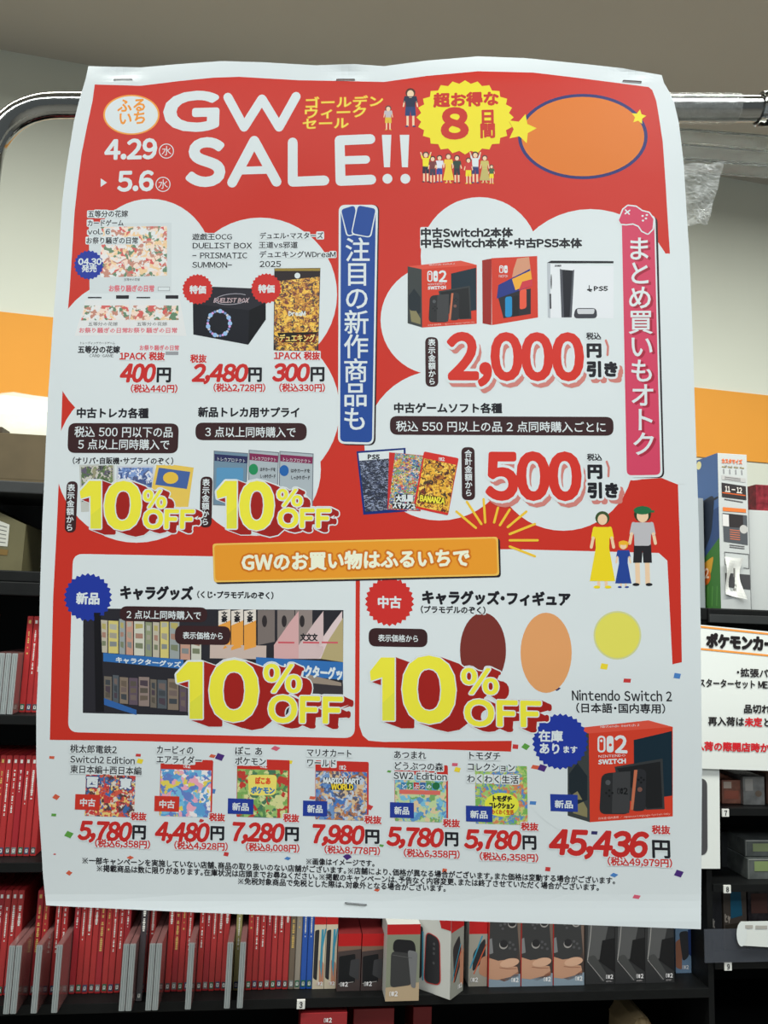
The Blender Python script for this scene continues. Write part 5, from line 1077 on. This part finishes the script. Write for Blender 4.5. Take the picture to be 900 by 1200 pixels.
for y in (696, 708): f.quad('small_line#%d' % y, (90, 90, 94), [(fx(318), fy(y - 6)), (fx(402), fy(y)), (fx(402), fy(y + 5)), (fx(318), fy(y - 1))], 2)
f.line('line_drawing', (70, 72, 76), [(fx(290), fy(735)), (fx(424), fy(742)), (fx(424), fy(825)), (fx(395), fy(822))], 1.2, 2); f.line('line_drawing', (70, 72, 76), [(fx(290), fy(735)), (fx(291), fy(808)), (fx(310), fy(812))], 1.2, 2); f.quad('line_drawing', (70, 72, 76), [(fx(290), fy(855)), (fx(428), fy(860)), (fx(428), fy(945)), (fx(292), fy(935))], 2)
f.build()
f = Print(lambda x, y, l: SH.loc(a - .0002 - l, .125 - x / 1000, z1 - y / 1000), root, .0001); sw = 125
f.poly('side_picture', (72, 106, 160), [(0, 0), (sw, 0), (sw, h * .35), (0, h * .45)], 1); f.poly('side_picture', (60, 84, 130), [(0, h * .45), (sw, h * .35), (sw, h * .55), (0, h * .8)], 1); f.poly('side_picture', (66, 120, 60), [(0, h * .8), (sw, h * .55), (sw, h), (0, h)], 1)
f.ell('side_picture', (220, 220, 170), 52, h * .04, 10, 9, 2); f.line('side_picture', (40, 44, 56), [(4, h * .14), (30, h * .17), (44, h * .28)], 8, 2); f.quad('side_picture', (44, 54, 70), [(46, h * .3), (112, h * .26), (96, h * .52), (40, h * .72)], 2, 20); f.line('side_picture', (44, 54, 70), [(100, h * .3), (122, h * .29)], 5, 3)
f.quad('side_picture', (206, 158, 60), [(30, h * .74), (104, h * .66), (90, h * .78), (40, h * .86)], 3, 10); f.ell('side_picture', (200, 104, 40), 64, h * .79, 26, h * .06, 4); f.text('side_picture', (230, 210, 190), '12', 48, 84, h * .8, 26, bold=1, layer=5)
for k in range(6): f.line('side_picture', (90, 150, 76), [(20 + k * 18, h * .98), (28 + k * 17, h * .86)], 3, 2)
f.build()
# receipt taped to the carton
rc = []
bm = bmesh.new(); RW, RH = .041, .075; N1, N2 = 8, 14; gv = {}
for i in range(N1 + 1):
    for j in range(N2 + 1):
        u, q = i / N1, j / N2
        gv[i, j] = bm.verts.new((u * RW * (1 - .22 * math.sin(q * 3.1)) + .006 * q, -.006 - .005 * math.sin(q * 5 + u * 3) - .004 * math.cos(u * 6), RH * (1 - q) - .008 * u * q))
for i in range(N1):
    for j in range(N2): bm.faces.new((gv[i, j], gv[i, j + 1], gv[i + 1, j + 1], gv[i + 1, j]))
me = bpy.data.meshes.new('receipt'); bm.to_mesh(me); bm.free(); me.materials.append(mat('receipt_paper', (.84, .84, .82), rough=.6))
o = bpy.data.objects.new('receipt', me); COL.objects.link(o); ra, rz_ = SH.at(849, 696, -.01); o.location = SH.loc(ra, 0, rz_); o.rotation_euler = (0, R(2), SH.psi)
md = o.modifiers.new('thickness', 'SOLIDIFY'); md.thickness = .0003; tag(o, 'crumpled white receipt stuck low on the tall narrow game carton', 'receipt')
bpy.context.view_layer.update(); mw2 = o.matrix_world.copy(); f = Print(lambda x, y, l: mw2 @ Vector((x / 1000, -.0155 - l, RH - y / 1000)), o, .0001)
f.quad('receipt_print', (110, 112, 112), [(15, 22), (19, 22), (19, 40), (15, 40)], 1); f.text('receipt_print', (60, 60, 60), '円', 15, 22, 60, 7, bold=.2, layer=2); f.text('receipt_print', (60, 60, 60), '税', 15, 22, 68, 7, bold=.2, layer=2); f.build()
root, *_ = fbox('grey_carton', 'plain grey carton edge between the poster and the game carton', 'box', 792, 825.5, 650, 583, .045, .12, mat('carton_mid_grey', (.34, .37, .40), rough=.5))
root, a, b, z1, w_, h = fbox('grey_carton', 'plain pale grey carton right of the tall game carton', 'box', 879, 935, 655, 599, .012, .18, grey_c)
root2, *_ = fbox('dark_red_carton', 'dark red patterned carton on the pale grey carton at right edge', 'box', 886, 935, 582, 569, .03, .10, mat('carton_maroon', (.20, .02, .03), rough=.4, noise=.5, nscale=90), z0=z1)
# curled sheet of card leaning behind
vv, ff = [], []; la, lz = SH.at(876, 572, .05)
for i in range(9):
    u = i / 8; vv += [(u * .07, .02 * math.sin(u * 2), z1 + .10 - .035 * u ** 1.6), (u * .07, .02 * math.sin(u * 2), z1 + .001), (u * .07, .02 * math.sin(u * 2) + .0015, z1 + .10 - .035 * u ** 1.6), (u * .07, .02 * math.sin(u * 2) + .0015, z1 + .001)]
for i in range(8):
    q = i * 4; ff += [(q, q + 1, q + 5, q + 4), (q + 2, q + 6, q + 7, q + 3), (q, q + 4, q + 6, q + 2)]
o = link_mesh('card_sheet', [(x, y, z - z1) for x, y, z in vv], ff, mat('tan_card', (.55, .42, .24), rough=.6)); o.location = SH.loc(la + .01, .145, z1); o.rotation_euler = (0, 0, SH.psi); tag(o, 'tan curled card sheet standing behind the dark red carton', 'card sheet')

# ------------------------------------------------------------------ notice sheet and dark-shape card on the right
def hung(name, label, cat, q, d, m, th=.0006):
    c = SH.at(*q[0], d); z_low = min(SH.at(*p, d)[1] for p in q)
    root = empty(name, SH.loc(c[0], d, z_low), label, cat, None, SH.psi)
    fr = [SH.at(*p, d) for p in q]; v = [(s - c[0], 0, z - z_low) for s, z in fr] + [(s - c[0], th, z - z_low) for s, z in fr]
    link_mesh('sheet', v, [(3, 2, 1, 0), (4, 5, 6, 7), (0, 1, 5, 4), (1, 2, 6, 5), (2, 3, 7, 6), (3, 0, 4, 7)], m, None, root); bpy.context.view_layer.update()
    return root, Print(lambda x, y, l: SH.loc(SH.at(x, y, d)[0], d - .0002 - l, SH.at(x, y, d)[1]), root, .0001)
noticem = mat('notice_paper', (.80, .83, .82), rough=.5)
root, f = hung('notice_sheet', 'white notice sheet with orange lines and black lettering at right edge', 'notice', [(800, 730), (960, 746), (956, 905), (800, 900)], -.046, noticem)
ORG = (226, 150, 70); NT = (36, 34, 36)
f.line('orange_line', ORG, [(802, 732.5), (940, 747)], 2.2, 1); f.line('orange_line', ORG, [(802, 758.5), (940, 772)], 2.2, 1)
f.text('notice_lettering#1', NT, 'ポケモンカード', 827.5, 922, 757, 17.5, bold=1.2, slope=.06); f.text('notice_lettering#2', NT, '・拡張パック', 862, 922, 791.5, 10.6, bold=.3, slope=.05); f.text('notice_lettering#3', NT, 'スターターセット MEGA', 818, 912, 804, 10.6, bold=.3, slope=.03)
f.text('notice_lettering#4', NT, '品切れの', 871, 913, 834.5, 10.8, bold=.35, slope=.02); f.text('notice_lettering#5', NT, '再入荷は', 829.5, 872, 849, 11, bold=.35, slope=.02); f.text('notice_lettering#6', (200, 40, 50), '未定', 872.5, 893, 850, 11, bold=.45, slope=.02); f.text('notice_lettering#7', NT, 'とな', 893.5, 914, 850.5, 11, bold=.35, slope=.02)
f.text('notice_lettering#8', (200, 40, 50), '入荷の際開店時から', 814, 912, 878, 11, bold=.45, slope=.03); f.build()
root, f = hung('picture_card', 'white card with a dark rounded shape hanging below the notice sheet', 'card', [(790, 896), (843, 898), (844, 1018), (790, 1018)], -.040, noticem)
f.quad('dark_shape', (74, 76, 80), [(780, 912), (828.5, 912), (829, 1002), (780, 1003)], 1, 9); f.build()

# ------------------------------------------------------------------ goods in the right bay
clearm = mat('clear_case_plastic', (.55, .58, .58), rough=.12, trans=.6, spec=.6)
def rb(name, label, cat, px0, px1, pm, pyt, z0, d, depth, m, prints=None):
    root, a, b, z1, w_, h = fbox(name, label, cat, px0, px1, pm, pyt, d, depth, m, z0=z0)
    if prints: f = face(root, a, z1, d); prints(f, w_, h); f.build()
    return root
rb('card_pack_box', 'salmon coloured pack on the shelf tagged seven', 'pack', 846, 868, 925, 914, z7, .0, .08, mat('pack_salmon', (.26, .11, .08), rough=.3, noise=.3, nscale=60), lambda f, w, h: (f.rect('pack_label', (180, 170, 160), 3, 3, w * .5, h * .35, 1), f.rect('pack_label', (150, 90, 76), 4, h * .45, w - 5, h * .8, 1)))
rb('clear_card_case', 'clear case of pale cards on the shelf tagged seven', 'case', 871, 896, 925, 910, z7, -.01, .08, mat('pack_frosted', (.22, .22, .22), rough=.2, noise=.3, nscale=50), lambda f, w, h: (f.rect('case_label', (150, 152, 150), 4, 4, w * .45, h * .5, 1), f.ell('case_label', (110, 100, 90), w * .7, h * .6, 7, 6, 1)))
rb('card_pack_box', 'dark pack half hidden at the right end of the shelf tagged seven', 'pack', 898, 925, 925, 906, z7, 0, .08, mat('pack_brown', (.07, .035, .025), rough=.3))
for i, (y0, y1, z0_) in enumerate(((983, 1002, None), (1005, 1029, None))):
    pass
zlow = z8; root = None
r1 = rb('clear_pack', 'clear plastic pack with a green label, lower of the stacked pair', 'pack', 876, 930, 1015, 1006, z8, -.01, .12, mat('pack_smoke', (.10, .11, .11), rough=.15, spec=.9, noise=.3, nscale=40), lambda f, w, h: (f.rect('green_label', (120, 140, 96), 14, 5, w - 20, h * .6, 1), f.line('rim', (150, 156, 154), [(2, 2), (w - 2, 2)], 1.2, 1), f.line('rim', (110, 116, 114), [(2, 2), (2, h - 2)], 1.2, 1)))
zz = SH.at(903, 1006, -.01)[1]
rb('clear_pack', 'clear plastic pack with a green label, upper of the stacked pair', 'pack', 873, 930, 992, 984, zz + .0005, .0, .11, MATS['pack_smoke'], lambda f, w, h: (f.rect('green_label', (130, 146, 110), 16, 7, w - 20, h * .7, 1), f.line('rim', (170, 176, 174), [(2, 2), (w - 2, 2)], 1.4, 1), f.line('rim', (120, 126, 124), [(2, 2), (2, h - 2)], 1.2, 1)))
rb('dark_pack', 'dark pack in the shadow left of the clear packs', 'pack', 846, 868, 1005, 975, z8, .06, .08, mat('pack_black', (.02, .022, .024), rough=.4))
def p_black(f, w, h): f.text('pack_lettering', (150, 150, 146), '開放', w * .15, w * .6, h * .62, 17, bold=.8, slope=.1); f.rect('pack_label', (120, 120, 118), 2, h * .8, w * .4, h * .92, 1)
def p_blue(f, w, h): f.poly('pack_label', (40, 100, 130), [(w * .3, 0), (w * .75, 0), (w * .8, h * .45), (w * .3, h * .5)], 1); f.text('pack_lettering', (176, 170, 160), 'ヒャ', w * .02, w * .28, h * .55, 18, bold=.9); f.poly('pack_label', (60, 56, 50), [(w * .05, h * .6), (w * .9, h * .55), (w * .9, h * .9), (w * .05, h)], 1)
rb('boxed_game', 'black pack with white lettering on the shelf tagged nine', 'pack', 823.5, 846, 1070, 1038, z9, .01, .08, mat('pack_ink', (.03, .03, .035), rough=.3), p_black)
rb('boxed_game', 'blue and brown pack beside the black one on the shelf tagged nine', 'pack', 848, 875, 1070, 1040, z9, .012, .08, mat('pack_umber', (.10, .08, .07), rough=.3), p_blue)
rb('boxed_game', 'dark figured pack rightmost on the shelf tagged nine', 'pack', 877, 905, 1070, 1042, z9, .012, .08, mat('pack_night', (.035, .03, .035), rough=.3, noise=.6, nscale=90), lambda f, w, h: (f.rect('pack_label', (84, 60, 56), 6, 8, w - 10, h * .4, 1), f.ell('pack_label', (60, 66, 84), w * .5, h * .6, 12, 9, 2)))
root, f = hung('price_label', 'white rounded price label clipped to the shelf front tagged nine', 'label', [(868, 1080), (935, 1079), (935, 1112), (868, 1108)], -.046, noticem)
f.ell('label_end', (214, 226, 228), 869, 1094.5, 6, 14.6, .2); f.rect('label_lettering', (170, 172, 168), 873, 1084, 882, 1088, 1); f.rect('label_lettering', (170, 172, 168), 885, 1084.5, 899, 1088.5, 1); f.build()
pl_ = SH.at(824, 1083, -.04); pr_ = SH.at(940, 1083, -.04)
o = boxes('shelf_guard', [(0, pr_[0] - pl_[0], 0, .002, 0, .058)], mat('smoked_acrylic', (.10, .11, .14), rough=.1, spec=.7, alpha=.45), loc=SH.loc(pl_[0] + .003, -.0385, z9), rz=SH.psi); tag(o, 'smoked clear guard strip standing along the shelf tagged nine', 'shelf guard')

# ------------------------------------------------------------------ chrome rail, clear bar and film
chrome = mat('chrome', (.36, .36, .35), rough=.13, metal=1, bump=.12, bscale=120)
def near(px, py, D=.527): r_ = ray(px, py); return EYE + r_ * (D / r_.y)
RR = .0091
key = [(900 + 230, 130), (1010, 128.5), (900, 127.6), (790, 127), (600, 126), (400, 125), (200, 124), (110, 123.3), (70, 123), (52, 124), (36, 128), (21, 135), (8, 145.5), (-3, 160), (-11, 178), (-15, 200)]
pts = [near(*k) for k in key]
def smooth(pp, it=2):
    for _ in range(it):
        q = [pp[0]]
        for a, b in zip(pp, pp[1:]): q += [a * .75 + b * .25, a * .25 + b * .75]
        pp = q + [pp[-1]]
    return pp
e = pts[-1]; pts.append(Vector((e.x - .002, e.y, e.z - .25))); pts.append(Vector((e.x - .002, e.y, .0)))
s_ = pts[0]; pts = [Vector((s_.x + .04, s_.y, 0)), Vector((s_.x + .04, s_.y, s_.z - .3)), Vector((s_.x + .04, s_.y, s_.z - .05)), Vector((s_.x + .025, s_.y, s_.z - .01))] + pts
rail = empty('garment_rail', (s_.x, s_.y, 0), 'chrome tube rail that carries the sale poster', 'rail'); bpy.context.view_layer.update()
v, f_ = tube_vf([p - rail.location for p in smooth(pts)], RR, 28)
o = link_mesh('bent_tube', v, f_, chrome, None, rail, smooth=True)
clear = mat('clear_acrylic', (.93, .95, .95), rough=.05, trans=1, ior=1.45)
film = mat('crinkled_film', (.62, .63, .62), rough=.12, spec=1, alpha=.15, bump=1.0, bscale=150)
def ringtube(px0, px1, r0, r1, n, name, m, rough_=0, nx=20):
    """hollow sleeve around the rail"""
    A, B = near(px0, 127 + (px0 - 790) * .0055), near(px1, 127 + (px1 - 790) * .0055); V, Fc = [], []; rnd = random.Random(3)
    for i in range(nx + 1):
        c = A.lerp(B, i / nx)
        for k in range(n):
            t = 2 * math.pi * k / n; j = 1 + rough_ * rnd.uniform(-1, 1)
            for rr in (r0, r1): V.append(c + Vector((0, math.cos(t), math.sin(t))) * rr * (j if rr == r1 else 1))
    def id_(i, k, o_): return (i * n + k % n) * 2 + o_
    for i in range(nx):
        for k in range(n):
            Fc.append((id_(i, k, 1), id_(i, k + 1, 1), id_(i + 1, k + 1, 1), id_(i + 1, k, 1))); Fc.append((id_(i, k, 0), id_(i + 1, k, 0), id_(i + 1, k + 1, 0), id_(i, k + 1, 0)))
    for k in range(n):
        Fc.append((id_(0, k, 0), id_(0, k + 1, 0), id_(0, k + 1, 1), id_(0, k, 1))); Fc.append((id_(nx, k, 0), id_(nx, k, 1), id_(nx, k + 1, 1), id_(nx, k + 1, 0)))
    return V, Fc, A
V, Fc, A = ringtube(770, 864, RR + .0004, RR + .0012, 22, '', film, .07, 34)
o = link_mesh('clear_tape_wrap', [p - A for p in V], Fc, film); o.location = A; tag(o, 'crinkled clear tape wound round the rail right of the poster', 'tape')
V, Fc, A = ringtube(890, 935, RR + .0006, RR + .0028, 32, '', clear, 0, 3)
o = link_mesh('clear_collar', [p - A for p in V], Fc, clear, smooth=True); o.location = A; tag(o, 'clear plastic collar round the rail at right edge', 'collar')
# clear square channel slung under the rail
A, B = near(760, 165, .530), near(1000, 184, .545); ax = (B - A); L2 = ax.length; ang = math.atan2(ax.z, ax.x)
o = boxes('clear_channel', [(0, L2, 0, .0016, -.0125, .0125), (0, L2, .0016, .016, .0109, .0125), (0, L2, .0016, .016, -.0125, -.0109), (0, L2, .0016, .016, -.0012, .0004)], mat('clear_channel_plastic', (.90, .92, .90), rough=.06, trans=.96, spec=.7, ior=1.35, bump=.1, bscale=60), loc=A)
o.rotation_euler = (0, -ang, math.atan2(ax.y, ax.x)); tag(o, 'clear plastic channel hanging just under the chrome rail', 'plastic channel')
# crumpled film flap
A = near(830, 192, .534); gx, gy = 22, 34; V, Fc = [], []; rnd = random.Random(11)
TLp, TRp, BRp, BLp = near(772, 190, .534) - A, near(848, 191, .534) - A, near(830, 262, .538) - A, near(780, 268, .538) - A
for j in range(gy + 1):
    for i in range(gx + 1):
        u, q = i / gx, j / gy; p = (TLp * (1 - u) + TRp * u) * (1 - q) + (BLp * (1 - u) + BRp * u) * q
        V.append(p + Vector((0, .0022 * math.sin(11 * u + 6 * q) * math.sin(9 * q - 5 * u) + .0006 * rnd.uniform(-1, 1), 0)))
for j in range(gy):
    for i in range(gx): q = j * (gx + 1) + i; Fc.append((q, q + gx + 1, q + gx + 2, q + 1))
filmflap = mat('film_flap', (.74, .75, .73), rough=.2, spec=.9, alpha=.26, bump=.8, bscale=160)
o = link_mesh('plastic_film_flap', V, Fc, filmflap); o.location = A; md = o.modifiers.new('thickness', 'SOLIDIFY'); md.thickness = .00015; tag(o, 'crumpled clear film flap hanging from the plastic channel', 'film')
